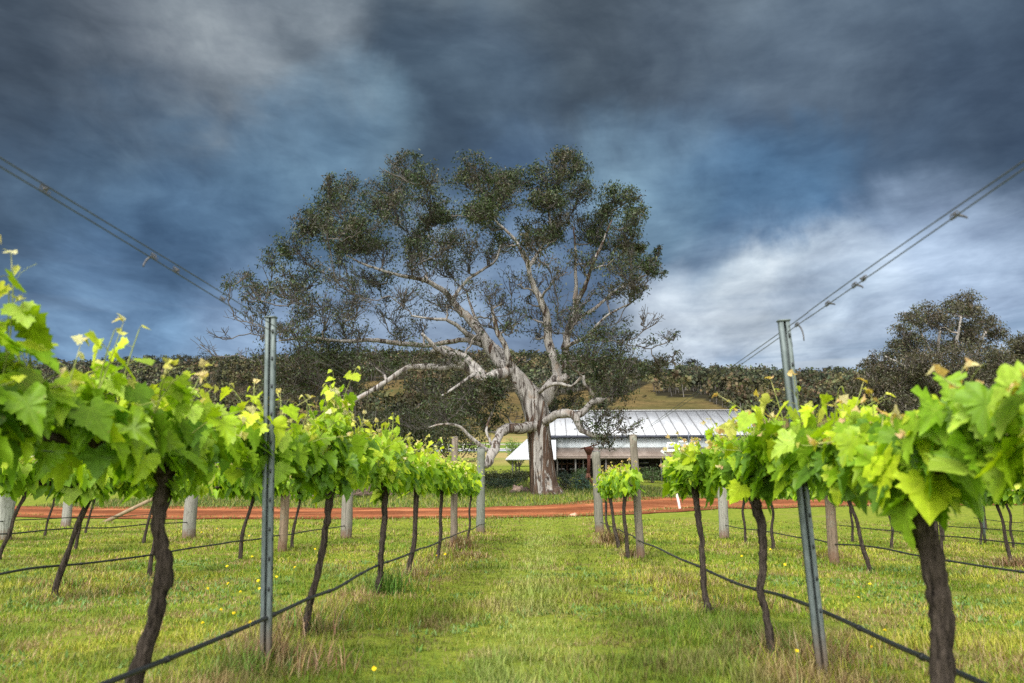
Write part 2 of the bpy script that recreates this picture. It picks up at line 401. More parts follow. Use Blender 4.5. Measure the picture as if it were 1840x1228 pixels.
M['red_dirt'] = mat_dirt('red_dirt', (.125, .043, .021), (.225, .078, .034), (.30, .135, .068))
M['asphalt'] = mat_dirt('asphalt', (.18, .20, .24), (.26, .28, .33), (.33, .36, .42))

def mat_iron(name, c1, c2, c3, axis=0, pitch=13.0, rough=.5):
    """corrugated iron: ribs across world axis"""
    m, t = new_mat(name)
    o = objc(t)
    n1 = t.noise(t.n('ShaderNodeMapping', {'Vector': o, 'Scale': (1, .2, .25)}).outputs[0], 1.6, 7, .65).outputs[0]
    n2 = t.noise(o, .5, 5, .6).outputs[0]
    c = t.ramp(n1, [(.28, c1), (.5, c2), (.72, c3)])
    c = t.mix(t.sstep(n2, .55, .7, 0, .35), c, c1)
    st = t.noise(t.n('ShaderNodeMapping', {'Vector': o, 'Scale': (1.2, .18, .18)}).outputs[0], 2.4, 7, .7).outputs[0]
    c = t.mix(t.sstep(st, .60, .72, 0, .55), c, (.19, .13, .095))
    sep = t.n('ShaderNodeSeparateXYZ', {0: o})
    w = t.math('SINE', t.math('MULTIPLY', sep.outputs[axis], pitch * 6.283))
    out(t, principled(t, c, rough, w, .35, .02, .1, .4)); return m
M['roof_iron'] = mat_iron('roof_iron', (.30, .31, .34), (.42, .44, .48), (.50, .52, .56))
M['wall_iron'] = mat_iron('wall_iron', (.30, .34, .37), (.44, .49, .53), (.54, .57, .60))
M['porch_iron'] = mat_iron('porch_iron', (.10, .075, .062), (.17, .135, .115), (.25, .21, .185))
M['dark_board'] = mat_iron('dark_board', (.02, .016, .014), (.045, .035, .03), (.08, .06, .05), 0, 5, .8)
def mat_glass():
    m, t = new_mat('window_glass')
    out(t, t.n('ShaderNodeBsdfPrincipled', {'Base Color': (.012, .014, .018, 1), 'Roughness': .12, 'Specular IOR Level': .6})); return m
M['glass'] = mat_glass()

# ------------------------------------------------------------------ terrain
DD = np.array([22, 27, 32, 38, 44, 55, 75, 100, 130, 200, 300, 400, 500, 700, 900, 1100, 1180, 1300, 1600, 2600.])
YL = np.array([955, 940, 926, 912, 902, 886, 868, 851, 836, 812, 786, 760, 734, 692, 668, 657, 656, 665, 700, 790.])
YC = np.array([955, 931, 909, 886, 873, 855, 838, 821, 804, 786, 765, 742, 718, 682, 660, 648, 647, 657, 700, 790.])
YR = np.array([955, 933, 914, 900, 890, 872, 851, 829, 809, 790, 770, 748, 727, 704, 690, 683, 682, 688, 710, 790.])
LD = np.linspace(math.log(22), math.log(2600), 600)
def _tab(T):
    v = np.interp(np.exp(LD), DD, T); k = np.ones(15) / 15
    return np.concatenate([v[:7], np.convolve(v, k, 'valid'), v[-7:]])
TL, TC, TR = _tab(YL), _tab(YC), _tab(YR)
def gz(x, y):
    x = np.asarray(x, float); y = np.asarray(y, float)
    x, y = np.broadcast_arrays(x, y)
    yy = np.maximum(y, 22.0); a = 985 + F * x / yy; l = np.log(yy)
    tl, tc_, tr = np.interp(l, LD, TL), np.interp(l, LD, TC), np.interp(l, LD, TR)
    u = np.clip((a - 100) / 750, 0, 1); u = u * u * (3 - 2 * u)
    v = np.clip((a - 950) / 500, 0, 1); v = v * v * (3 - 2 * v)
    Y = tl * (1 - u) + tc_ * u; Y = Y * (1 - v) + tr * v
    zh = CAMZ + (895 - Y) / F * yy
    zh = zh + np.where(y > 250, (fbm(x / 90, y / 90, 3) - .5) * np.clip((y - 250) / 300, 0, 1) * 16, 0)
    zf = -.018 * np.clip(x - 3, 0, 8) + .014 * np.clip(-x - 5, 0, 8) + (fbm(x / 2.2, y / 2.2, 9) - .5) * .07
    w = np.clip((y - 20) / 10, 0, 1)
    return np.where(y > 22, zh, 0) + zf * (1 - w)
def in_poly(x, y, poly):
    x = np.asarray(x); y = np.asarray(y); inside = np.zeros(x.shape, bool); n = len(poly)
    for i in range(n):
        x1, y1 = poly[i]; x2, y2 = poly[(i + 1) % n]
        c = ((y1 > y) != (y2 > y)) & (x < (x2 - x1) * (y - y1) / (y2 - y1 + 1e-9) + x1); inside ^= c
    return inside
CLEAR = [[(1095, 745), (1110, 715), (1165, 690), (1180, 712), (1260, 716), (1305, 735), (1315, 760), (1095, 775)],
         [(1165, 700), (1175, 672), (1212, 664), (1216, 684), (1188, 704)],
         [(1246, 664), (1256, 656), (1282, 660), (1270, 668)],
         [(640, 735), (640, 688), (735, 682), (735, 700), (712, 738)],
         [(860, 735), (900, 705), (960, 705), (960, 760), (860, 760)], [(1000, 712), (1060, 700), (1060, 740), (1000, 740)],
         [(500, 720), (600, 718), (600, 745), (500, 745)]]
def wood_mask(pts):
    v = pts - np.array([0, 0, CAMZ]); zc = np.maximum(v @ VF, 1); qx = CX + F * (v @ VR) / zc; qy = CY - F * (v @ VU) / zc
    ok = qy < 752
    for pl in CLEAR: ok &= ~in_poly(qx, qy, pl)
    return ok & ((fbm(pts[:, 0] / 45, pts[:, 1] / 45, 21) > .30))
def grid(name, ys, half, mat, nu=160, colf=None):
    u = np.linspace(-1, 1, nu); u = np.sign(u) * np.abs(u) ** 1.35
    Y, U = np.meshgrid(ys, u, indexing='ij'); X = U * half(Y)
    Z = gz(X, Y); g = Geo(); V = np.stack([X, Y, Z], -1).reshape(-1, 3)
    i, j = np.meshgrid(np.arange(len(ys) - 1), np.arange(nu - 1), indexing='ij'); k = (i * nu + j).ravel()
    g.add(V, np.stack([k, k + 1, k + nu + 1, k + nu], 1), (1, 1, 1) if colf is None else colf(V))
    return g.build(name, mat, None, True)
hw = lambda y: 45 + 1.05 * np.maximum(y, 0)
ys1 = np.concatenate([np.linspace(-300, -6, 30), np.arange(-5, 26, .2), np.arange(26, 60, .5), np.arange(60, 262, 3)])
tag(grid('ground', ys1, lambda y: np.where(y < 0, 45 - y * 1.0, hw(y)), M['ground'], 220), 'mown green and straw coloured grass ground', 'ground', None, 'structure')
ys2 = np.concatenate([np.arange(ys1[-1], 1250, 9), np.arange(1260, 2600, 60)])
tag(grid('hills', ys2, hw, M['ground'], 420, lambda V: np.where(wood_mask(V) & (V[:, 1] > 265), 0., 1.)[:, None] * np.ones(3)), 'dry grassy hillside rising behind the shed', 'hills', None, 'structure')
def gnd(px, py, d0=3, d1=1400):
    """point of the terrain seen at a pixel"""
    r = ray(px, py); d = np.exp(np.linspace(math.log(d0), math.log(d1), 4000)); t = d / r[1]
    p = np.array([0, 0, CAMZ]) + r[None] * t[:, None]
    h = p[:, 2] - gz(p[:, 0], p[:, 1]); k = np.argmax(h < 0)
    return p[k]
def onrow(X, d): return np.array([X, d, float(gz(X, d))])

def ribbon(name, cent, width, mat, lift, label, jag=.35, nw=17, seed=1):
    c = smooth_path(np.array(cent, float), 260); T = nrm(np.gradient(c, axis=0)); N = np.stack([-T[:, 1], T[:, 0]], 1)
    w = np.interp(np.arange(260), np.linspace(0, 259, len(width)), width)
    s = np.linspace(-1, 1, nw); V = []
    for k in s:
        j = jag * (fbm(c[:, 0] * .9, np.full(260, 3 + 9 * (k > 0)), seed) - .5) * 2 * abs(k)
        p = c + N * (k * w / 2 + np.sign(k) * j)[:, None]
        dip = -.04 * np.exp(-((abs(k) - .5) / .18) ** 2)
        V.append(np.stack([p[:, 0], p[:, 1], gz(p[:, 0], p[:, 1]) + lift * (1 - abs(k) ** 6 * .9) + dip + .02], 1))
    V = np.stack(V, 1).reshape(-1, 3); g = Geo()
    i, j = np.meshgrid(np.arange(259), np.arange(nw - 1), indexing='ij'); k = (i * nw + j).ravel()
    rut = np.interp(np.abs(s), [0, .3, .5, .7, .88, 1], [.72, .85, 1.4, .95, .8, .6])     # paler packed wheel ruts
    g.add(V, np.stack([k, k + nw, k + nw + 1, k + 1], 1), np.tile(np.repeat(rut[:, None], 3, 1), (260, 1)))
    return tag(g.build(name, mat, None, True), label, 'road', None, 'structure')
RE = [(-250, 924, 911), (30, 926, 912), (300, 931, 915), (520, 933, 916), (720, 933, 914), (880, 932, 912), (1010, 929, 909), (1110, 924, 903), (1200, 916, 896), (1300, 914, 897), (1450, 911, 899), (1650, 909, 900), (1900, 907, 900)]
NEAR = np.array([gnd(a, b) for a, b, c in RE]); FARE = np.array([gnd(a, c) for a, b, c in RE])
ribbon('dirt_road', [tuple(p) for p in (NEAR[:, :2] + FARE[:, :2]) / 2], np.linalg.norm((NEAR - FARE)[:, :2], axis=1) * .98, M['red_dirt'], .03, 'rust red dirt road crossing in front of the big gum tree')
ribbon('sealed_road', [(-140, 126), (-60, 119), (-20, 117), (0, 117), (30, 121), (90, 130)], [6, 6, 6, 6], M['asphalt'], .08, 'pale grey sealed road behind the shed', .1)

# ------------------------------------------------------------------ trees
LEAF_V = np.array([[0, 0, 0], [.5, .45, .06], [0, 1, -.05], [-.5, .45, .06]], float); LEAF_F = [np.array([[0, 1, 2, 3]])]
def scatter_leaves(g, pos, size, rng, cols, droop=.5, ratio=.32):
    n = len(pos)
    o = nrm(rng.normal(size=(n, 3))); Y = nrm(o + np.array([0, 0, -droop]))
    Z = nrm(np.cross(Y, nrm(rng.normal(size=(n, 3))))); X = np.cross(Y, Z)
    s = size * rng.uniform(.65, 1.35, n)
    V, fs = place(LEAF_V, LEAF_F, pos, X, Y, Z, np.stack([s * ratio, s, s], 1))
    g.add(V, fs, np.repeat(cols, 4, 0))
def leafcols(rng, n, base, spread=.3):
    b = np.asarray(base)[rng.integers(0, len(base), n)] if np.ndim(base) > 1 else np.tile(base, (n, 1))
    return np.clip(b * (1 + spread * rng.normal(size=(n, 1))) * (1 + .08 * rng.normal(size=(n, 3))), .006, 1)
def bez(a, c, b, n):
    t = np.linspace(0, 1, n)[:, None]; return (1 - t) ** 2 * a + 2 * t * (1 - t) * c + t * t * b

def gum_tree(root, limbs, clumps, d, seed, leaf=.145, twr=.021, per=15, cols=None, twigcol=(.072, .066, .063), spread=2.3, bark='gum_bark', tw_mul=1.0):
    rng = np.random.default_rng(seed); loc = np.array(root.location)
    npos, nrad = [], []
    for name, pts, brown in limbs:
        q = np.array([list(P(px, py, d + dd) - loc) + [r * d / F * (1 if name == 'trunk' else .9)] for px, py, r, dd in pts])
        ln = np.sum(np.linalg.norm(np.diff(q[:, :3], axis=0), axis=1))
        n = max(8, int(ln / (.12 if name == 'trunk' else .2)))
        s = smooth_path(q, n); s[:, 3] = np.maximum(s[:, 3], .012)
        if name != 'trunk':
            jit = rng.normal(size=(n, 3)); k = np.ones(5) / 5
            jit = np.stack([np.convolve(jit[:, c], k, 'same') for c in range(3)], 1)
            s[1:, :3] += jit[1:] * np.minimum(.14, s[1:, 3:4] * .5 + .02)
            s[:, 3] *= 1 + .10 * np.convolve(rng.normal(size=n), np.ones(3) / 3, 'same')
        g = Geo(); b = np.interp(np.linspace(0, 1, n), np.linspace(0, 1, len(brown)), brown) * (1 if name == 'trunk' else .6)
        sd_ = 36 if name == 'trunk' else 12
        cc = np.repeat(np.stack([b, b, b], 1), sd_, 0); cc = np.concatenate([cc, cc[:1], cc[-1:]])
        tube(g, s[:, :3], s[:, 3], sd_, cc, True, .012, seed + len(npos), .10 if name == 'trunk' else .08)
        g.build(name, M[bark], root, True)
        npos += list(s[:, :3]); nrad += list(s[:, 3])
    tw, fo = Geo(), Geo()
    if cols is None: cols = [(.021, .036, .010), (.028, .046, .012), (.036, .051, .015), (.038, .034, .017)]
    items = []
    for c in clumps:
        px, py, r, den = c[:4]; den = den ** 1.08 * 1.25
        dd = c[4] if len(c) > 4 else float(np.clip(rng.normal() * spread, -2 * spread, 2 * spread))
        items.append((P(px, py, d + dd) - loc, r * d / F, den))
    NP = np.array(npos); dist = [np.min(np.linalg.norm(NP - it[0], axis=1)) for it in items]
    pend = list(np.argsort(dist))
    for ii in pend:
        c, R, den = items[ii]
        NP = np.array(npos); NR = np.array(nrad)
        tgt = c - np.array([0, 0, R * .35])
        dv = NP - tgt; cost = np.linalg.norm(dv, axis=1) + .8 * np.maximum(0, dv[:, 2] + .3) + np.where(NR < .02, .3, 0)
        k = int(np.argmin(cost)); a = NP[k]; ln = np.linalg.norm(tgt - a) + .05
        nn = max(6, int(ln / .22))
        mid = (a + tgt) / 2 + np.array([0, 0, -.10 * ln]) + rng.normal(size=3) * .10 * ln
        path = bez(a, mid, tgt, nn); path[1:-1] += rng.normal(size=(nn - 2, 3)) * .035 * min(ln, 1.5)
        r0 = min(NR[k] * .75, .034 + .024 * ln); rr = np.linspace(max(r0, twr * 1.2), twr * 1.1, nn)
        tube(tw, path, rr, 5, np.array(twigcol) * (2.9 if r0 > .048 else 1.4), False)
        npos += list(path[2:]); nrad += list(rr[2:])
        nt = max(5, int((8 + 10 * min(den, 1)) * (R / 1.0) ** 1.2 * tw_mul))
        for q in range(nt):
            u = nrm(rng.normal(size=3)); u[2] = abs(u[2]) * .9 - .15
            if den < .4: u[2] = u[2] * .8 + .1
            e = c + u * R * np.array([1.0, 1.0, .82]) * rng.uniform(.55, 1.02)
            st = path[int(rng.uniform(.35, 1) * (nn - 1))]
            l2 = np.linalg.norm(e - st)
            m2 = st + (e - st) * .5 + np.array([0, 0, -.12 * l2]) + rng.normal(size=3) * .14 * l2
            tp = bez(st, m2, e, 6); tp[1:-1] += rng.normal(size=(4, 3)) * .03 * l2
            tube(tw, tp, np.linspace(twr * 1.0, twr * .45, 6), 3, twigcol, False)
            ends = [e]
            for _ in range(3):
                s0 = tp[rng.integers(2, 5)]; e2 = s0 + nrm(u + rng.normal(size=3) * .75) * R * rng.uniform(.3, .6)
                tube(tw, bez(s0, (s0 + e2) / 2 + rng.normal(size=3) * .06, e2, 4), np.linspace(twr * .75, twr * .4, 4), 3, twigcol, False); ends.append(e2)
            nl = max(0, int(per * den * rng.uniform(.6, 1.4)))
            if nl:
                E = np.repeat(np.array(ends), nl, 0)
                pos = E + rng.normal(size=E.shape) * R * np.array([.19, .19, .13])
                base = np.array(cols)[rng.integers(0, len(cols))] 
                scatter_leaves(fo, pos, leaf, rng, leafcols(rng, len(pos), tuple(base), .3), .7)
    tw.build('twigs', M['twig'], root)
    fo.build('foliage', M['gum_leaf'], root)

TD = 38.0
tb = gnd(977, 887); TD = tb[1]
root = thing('gum_tree', 'huge spreading old gum tree with pale twisted trunk beside the red dirt road', 'tree', tb)
limbs = [
 ('trunk', [(979, 893, 34, 0), (978, 886, 29, 0), (976, 876, 25, 0), (973, 850, 22.5, 0), (970, 810, 21, 0), (966, 770, 21, 0), (963, 740, 23, 0), (956, 718, 22, 0), (944, 700, 18, -.1), (931, 682, 15.5, -.2), (920, 668, 13, -.3), (912, 655, 10, -.4)], [.80, .74, .66, .58, .46, .32, .2, .12, .08, .05]),
 ('limb', [(962, 738, 15, 0), (975, 716, 16, 0), (990, 698, 15, .1), (999, 680, 11, .2), (998, 660, 9, .3), (990, 640, 9, .3), (985, 614, 9, .3), (980, 574, 8, .2), (968, 540, 7.2, 0), (955, 507, 6, -.2), (950, 482, 5, -.4), (938, 459, 4.2, -.5), (926, 433, 3.4, -.6), (901, 407, 2.6, -.8), (879, 386, 1.6, -1)], [.1, .1, .3, .3, .2]),
 ('limb', [(950, 482, 4, -.4), (962, 462, 3.6, 0), (974, 444, 3.2, .3), (989, 419, 2.8, .5), (985, 386, 2.3, .6), (978, 356, 1.8, .6), (967, 338, 1.2, .7)], [.3, .3]),
 ('limb', [(997, 672, 9, .4), (1008, 645, 9, .8), (1014, 616, 8.5, 1.0), (1023, 590, 8, 1.1), (1034, 560, 7, 1.2), (1034, 528, 5, 1.2), (1033, 488, 3.5, 1.3), (1034, 455, 2.6, 1.4), (1030, 410, 1.6, 1.4)], [.5, .6, .6, .4]),
 ('limb', [(1034, 550, 5.5, 1.2), (1045, 526, 4.6, 1.0), (1058, 492, 3.8, .7), (1074, 455, 3, .4), (1086, 428, 2.3, .2), (1100, 395, .9, 0)], [1.1, 1.3]),
 ('limb', [(1026, 584, 5, 1.2), (1046, 569, 4.2, 1.6), (1074, 550, 3.4, 2), (1110, 522, 2.7, 2.4), (1146, 503, 2, 2.7), (1180, 484, 1.2, 3)], [.4, .4]),
 ('limb', [(1014, 628, 5, .8), (1050, 609, 3.4, .2), (1070, 590, 2.8, -.3), (1092, 569, 2.2, -.6), (1132, 547, 1.3, -1)], [.4, .4]),
 ('limb', [(922, 672, 10, -.3), (905, 655, 10.5, -.2), (892, 645, 10.5, 0), (873, 618, 9.6, .2), (860, 592, 9, .3), (844, 574, 8, .4), (826, 556, 7, .3), (809, 534, 6.2, .2), (795, 523, 5.5, 0), (766, 506, 4.6, -.4), (737, 499, 4, -.7), (711, 492, 3.4, -1), (656, 477, 2.5, -1.4), (622, 459, 1.5, -1.8)], [.25, .2, .3, .3, .4]),
 ('limb', [(912, 655, 7, -.2), (897, 632, 7, .7), (884, 620, 6, 1.2), (872, 600, 4.5, 1.8), (850, 560, 3, 2.4), (838, 520, 2, 3)], [.3, .3]),
 ('limb', [(812, 538, 4, .2), (839, 503, 3.4, .6), (868, 484, 2.8, 1), (890, 468, 2.3, 1.3), (900, 440, 1.6, 1.5)], [.3, .3]),
 ('limb', [(914, 660, 7, -.6), (910, 645, 7, -.7), (903, 618, 5.6, -.8), (893, 594, 4.8, -.9), (886, 562, 3.2, -1), (884, 552, 1.6, -1)], [.7, .9, .95]),
 ('limb', [(918, 664, 10, -.4), (905, 667, 11, -.7), (886, 671, 11, -1), (872, 677, 10.5, -1.2), (856, 671, 9.5, -1.4), (839, 661, 8.6, -1.6), (818, 657, 7.6, -1.9), (796, 662, 7, -2.2), (769, 661, 6.4, -2.6), (742, 661, 5.4, -2.9), (727, 663, 5, -3), (706, 678, 4.6, -3.2), (690, 690, 4.4, -3.3), (655, 712, 4, -3.6), (632, 726, 3.6, -3.8), (612, 740, 2.6, -4)], [.1, .1, .15, .2]),
 ('limb', [(870, 676, 8.5, -1.2), (852, 661, 8, -1.0), (836, 647, 7.6, -.8), (815, 634, 7, -.6), (797, 625, 6.4, -.4), (783, 628, 5.4, -.2), (772, 634, 3, 0)], [.1, .1]),
 ('limb', [(838, 661, 7, -1.6), (820, 650, 7, -2), (800, 637, 6.6, -2.3), (786, 630, 5.4, -2.6), (774, 618, 3.6, -3), (758, 600, 2.2, -3.4)], [.1, .1]),
 ('limb', [(881, 634, 6, .2), (866, 620, 6, .6), (845, 614, 5.6, 1), (823, 612, 5.2, 1.3), (790, 618, 5, 1.5), (767, 619, 4.8, 1.5), (722, 620, 5.2, 1.2), (687, 612, 4.8, .8), (645, 611, 4.2, .4), (600, 612, 3.4, 0), (555, 606, 2.6, -.5), (500, 612, 1.6, -1)], [.1, .15, .2]),
 ('limb', [(866, 612, 5.4, .3), (845, 605, 5, -.3), (831, 595, 4.6, -.7), (816, 583, 4, -1), (802, 576, 3.4, -1.3), (778, 573, 2.6, -1.7), (740, 566, 1.5, -2)], [.2, .3]),
 ('limb', [(978, 762, 11, -.2), (990, 752, 10, -.5), (1005, 746, 9, -.8), (1020, 744, 8.6, -1), (1037, 750, 8, -1.2), (1040, 764, 6.4, -1.3), (1048, 776, 6, -1.4), (1062, 780, 5.4, -1.5), (1080, 786, 5, -1.7), (1088, 784, 4, -1.8)], [.2, .15, .15]),
 ('limb', [(1034, 749, 7, -1.2), (1048, 740, 6.6, -1.1), (1058, 727, 6, -1), (1068, 721, 6.4, -1), (1078, 719, 6, -1), (1080, 717, 3, -1)], [.2, .4]),
 ('limb', [(968, 706, 4, -.6), (988, 693, 3.4, -1), (1008, 690, 3.2, -1.2), (1025, 694, 3, -1.3), (1039, 682, 2.8, -1.4), (1047, 676, 3.4, -1.4), (1049, 690, 3, -1.4), (1058, 700, 2.8, -1.4), (1067, 714, 2.6, -1.2)], [.2, .2]),
 ('limb', [(1000, 684, 7, 0), (1013, 681, 6.5, -.4), (1014, 676, 6, -.5), (1013, 674, 3, -.5)], [.1, .1]),
 ('limb', [(962, 766, 12, -.2), (945, 763, 11, -.7), (926, 765, 10.5, -1.2), (908, 771, 9.6, -1.7), (898, 782, 9.4, -2), (891, 799, 9.2, -2.3), (883, 816, 8.6, -2.6), (876, 831, 7.6, -2.8), (872, 840, 5, -2.9)], [.75, .6, .35, .3, .4]),
 ('limb', [(884, 812, 5, -2.5), (867, 802, 4, -2.7), (843, 783, 3.4, -2.9), (825, 767, 2.8, -3), (793, 763, 2, -3.2), (770, 768, 1.2, -3.4)], [.3, .3]),
 ('limb', [(886, 806, 3, -2.4), (878, 790, 2.6, -2.3), (872, 770, 2.2, -2.2), (886, 735, 2, -2), (890, 712, 1.4, -2)], [.3, .3]),
 ('limb', [(856, 672, 3.4, -1.5), (830, 690, 2.8, -2), (812, 699, 2.4, -2.4), (790, 712, 1.6, -2.8)], [.3, .3]),
]
CL = [  # px, py, radius px, density
 (735,285,26,1.1),(765,310,32,.9),(715,325,34,.9),(850,288,27,1.1),(838,325,40,1.0),(890,322,34,1.1),(935,318,30,1),(982,308,36,1.1),(1020,290,36,1.1),(1046,302,22,.9),(985,350,32,.9),
 (592,326,20,.8),(625,332,34,.9),(602,364,40,1.0),(676,334,28,.7),(702,372,36,.9),(768,352,34,.9),(556,384,18,.7),(560,410,42,1.0),(622,418,40,1.0),(528,432,30,.9),(490,452,22,.9),(507,480,20,.6),(668,402,42,1.1),(741,420,40,1.1),(813,432,40,1.1),(866,384,38,1.0),(905,362,36,.9),(800,388,30,.8),
 (1040,344,36,1.1),(1100,350,34,1.1),(1132,350,26,1.1),(1146,374,18,.9),(1080,390,34,.9),(1060,422,34,1.0),(1122,420,30,.8),(1128,452,28,.8),(1156,444,12,.7),(1154,472,30,.9),(1184,450,11,.6),(1110,478,34,.8),(1176,492,18,.7),(1130,506,28,.7),(1090,524,28,.6),(1050,464,34,.6),(1150,524,22,.5),(1176,470,14,.6),
 (962,424,32,.6),(902,440,34,.6),(938,400,26,.5),(1000,420,26,.5),(985,470,30,.25),(930,500,34,.2),(880,520,34,.2),(1000,520,30,.25),
 (416,498,18,.5),(448,504,22,.6),(438,534,18,.4),(474,520,26,.4),(482,548,28,.5),(520,522,36,.5),(562,500,40,.6),(602,482,42,.5),(540,570,34,.4),(500,590,28,.4),(590,560,36,.4),(640,530,38,.4),(680,500,36,.5),(650,590,28,.4),(700,560,38,.35),(742,522,38,.35),(760,570,34,.35),(792,482,38,.5),(842,472,34,.35),(690,450,36,.6),(760,460,34,.5),(850,430,30,.6),(616,545,30,.3),(800,540,34,.25),(840,590,30,.2),(720,600,34,.3),
 (470,640,34,.6),(520,650,40,.7),(560,640,44,.8),(620,640,44,.8),(664,640,36,.7),(560,690,48,.7),(600,700,34,.6),(500,700,40,.6),(470,600,26,.4),(530,590,30,.4),(620,590,30,.4),(560,540,30,.45),(500,520,30,.45),(450,560,22,.3),(700,645,30,.5),(745,630,30,.5),
 (884,694,28,1.2,-2.2),(862,712,30,.9,-2.2),(905,705,22,.9,-2),(800,640,34,.6),(842,704,40,.5),(762,690,38,.45),(800,730,46,.6),(850,744,40,.6),(720,740,36,.6),(906,738,24,.5),(770,752,36,.5),(700,690,26,.3),(820,690,30,.6),(870,755,30,.8),
 (1050,640,34,.6),(1092,652,40,.7),(1132,640,36,.7),(1100,694,40,.6),(1150,664,34,.6),(1082,742,30,.6,-1.5),(1096,770,28,.7,-1.8),(1084,796,20,.6,-1.8),(1116,744,24,.3,-2),(1140,764,22,.18,-2.2),(1060,600,32,.6),(1100,600,34,.5),(1022,640,26,.7),(1140,600,24,.4),(960,600,28,.3),(930,572,28,.3),(910,594,24,.4),(1000,566,28,.3),(1066,680,30,.6),(1040,560,30,.5),(1170,620,20,.25),(1010,728,22,.8,1.5),(1034,716,24,.7,1.5),(1060,760,22,.5,-1.4),(950,640,24,.4),(1110,570,26,.3),(1190,650,22,.5,-1),(1212,640,16,.5,-1.2),(1176,670,26,.6),(540,610,34,.7),(590,620,34,.7),(640,640,34,.8),(600,660,40,.8),(520,680,36,.7),(640,690,30,.5),(1130,700,26,.5),(1070,620,30,.6),(1120,625,30,.7),(1215,600,11,.25,-1.2)]
bare = [(420,560,26,0),(450,590,30,0),(400,600,30,0),(360,612,22,0),(470,570,24,0),(430,630,24,0),(700,285,18,0),(690,300,16,0),(1150,560,24,.05),(1195,600,22,.1),(1180,570,20,.05),(860,640,26,0),(950,560,30,.05),(640,700,30,.05),(820,520,30,.05),(1060,530,28,.1),(700,520,34,.05),(580,540,34,.05),(760,500,30,.05),(900,560,28,.05),(940,440,30,.05),(1020,480,30,.05)]
CROWN = [(420,490),(480,440),(545,385),(590,322),(700,322),(735,275),(780,315),(850,285),(935,315),(1020,275),(1050,330),(1140,345),(1160,450),(1150,520),(1120,580),(1060,600),(900,600),(700,610),(500,600),(430,560)]
rr_ = np.random.default_rng(99); infill = []
while len(infill) < 125:
    qx, qy = rr_.uniform(420, 1160), rr_.uniform(280, 605)
    if in_poly(np.array([qx]), np.array([qy]), CROWN)[0]: infill.append((qx, qy, rr_.uniform(18, 32), rr_.uniform(.5, .95) if qy < 450 else rr_.uniform(.08, .32)))
gum_tree(root, limbs, CL + bare + infill, TD, 11)

# second gum, right
b2 = gnd(1708, 850); D2 = 62.0
b2 = np.array([P(1712, 850, D2)[0], D2, float(gz(P(1712, 850, D2)[0], D2))])
r2 = thing('gum_tree', 'rounded grey green gum tree with pale forked trunk rising behind the right vine row', 'tree', b2)
l2 = [('trunk', [(1712, 878, 15, 0), (1711, 850, 12, 0), (1708, 800, 11, 0), (1706, 760, 10, 0), (1704, 730, 9, 0), (1701, 705, 7.5, 0), (1697, 680, 6, 0), (1692, 655, 4.6, 0), (1686, 625, 3, 0), (1690, 590, 1.6, 0)], [.5, .3, .2, .2]),
      ('limb', [(1705, 740, 7, 0), (1690, 716, 5.6, -.5), (1674, 695, 4.6, -1), (1650, 675, 3.6, -1.6), (1620, 655, 2.4, -2.2), (1590, 640, 1.4, -2.6)], [.2, .2]),
      ('limb', [(1703, 715, 6, 0), (1722, 690, 5, .6), (1742, 660, 4, 1), (1758, 630, 3, 1.4), (1768, 600, 1.8, 1.6)], [.2, .2]),
      ('limb', [(1698, 684, 4.6, 0), (1712, 650, 3.8, -.8), (1720, 610, 3, -1.2), (1728, 570, 1.8, -1.4)], [.2, .2]),
      ('limb', [(1694, 664, 4, 0), (1672, 630, 3.2, .8), (1655, 600, 2.2, 1.2), (1648, 575, 1.4, 1.4)], [.2, .2])]
cl2 = [(1730,542,22,1),(1708,552,20,.9),(1752,562,18,.8),(1662,566,24,1),(1640,572,20,.9),(1622,590,18,.9),(1690,580,20,.7),(1720,594,28,1.1),(1768,582,22,1),(1792,604,18,.9),(1616,622,20,.8),(1644,620,26,.9),(1584,640,18,.8),(1554,654,12,.7),(1568,668,16,.7),(1622,655,28,1),(1672,664,28,.9),(1724,640,32,1.1),(1772,640,32,1.1),(1700,690,28,.9),(1782,684,30,1),(1600,694,28,.9),(1650,704,28,.9),(1750,700,28,.9),(1800,660,24,.9),(1690,625,24,.7),(1740,612,22,.9),(1560,690,20,.8),(1540,700,18,.8),(1650,645,22,.8),(1810,700,26,.9),(1580,715,24,.8),(1625,725,26,.9),(1690,740,28,.8),(1740,740,28,.8),(1790,735,28,.9)]
gum_tree(r2, l2, [(a, b, c * 1.22, e) for a, b, c, e in cl2] + [(1590, 665, 24, .9), (1640, 680, 26, .9), (1665, 725, 28, .9), (1715, 665, 26, .8), (1760, 665, 26, .9), (1800, 640, 20, .8), (1815, 665, 22, .9), (1730, 720, 30, .9), (1600, 740, 30, .9), (1560, 720, 24, .8)], D2, 23, .21, .024, 13, [(.050, .050, .026), (.062, .056, .031), (.066, .055, .034), (.052, .058, .027)], (.12, .105, .10), 2.0)
D3 = 70.0; x3 = P(1852, 850, D3)[0]
r3 = thing('gum_tree', 'dusty olive gum tree cut off by the right edge of the view', 'tree', (x3, D3, float(gz(x3, D3))))
l3 = [('trunk', [(1852, 870, 11, 0), (1850, 820, 9, 0), (1848, 760, 8, 0), (1845, 720, 6.5, 0), (1842, 680, 4.5, 0), (1845, 640, 2, 0)], [.4, .2]),
      ('limb', [(1847, 735, 5, 0), (1865, 700, 4, .5), (1880, 660, 2.2, 1)], [.2, .2]), ('limb', [(1845, 715, 4, 0), (1830, 685, 3, -.6), (1820, 655, 1.6, -1)], [.2, .2])]
cl3 = [(1822,618,16,.9),(1842,612,20,.9),(1866,620,24,1),(1832,645,22,1),(1862,652,26,1),(1892,650,26,1),(1824,682,22,.9),(1850,690,26,1),(1890,690,28,1),(1815,720,24,.9),(1860,725,26,.9)]
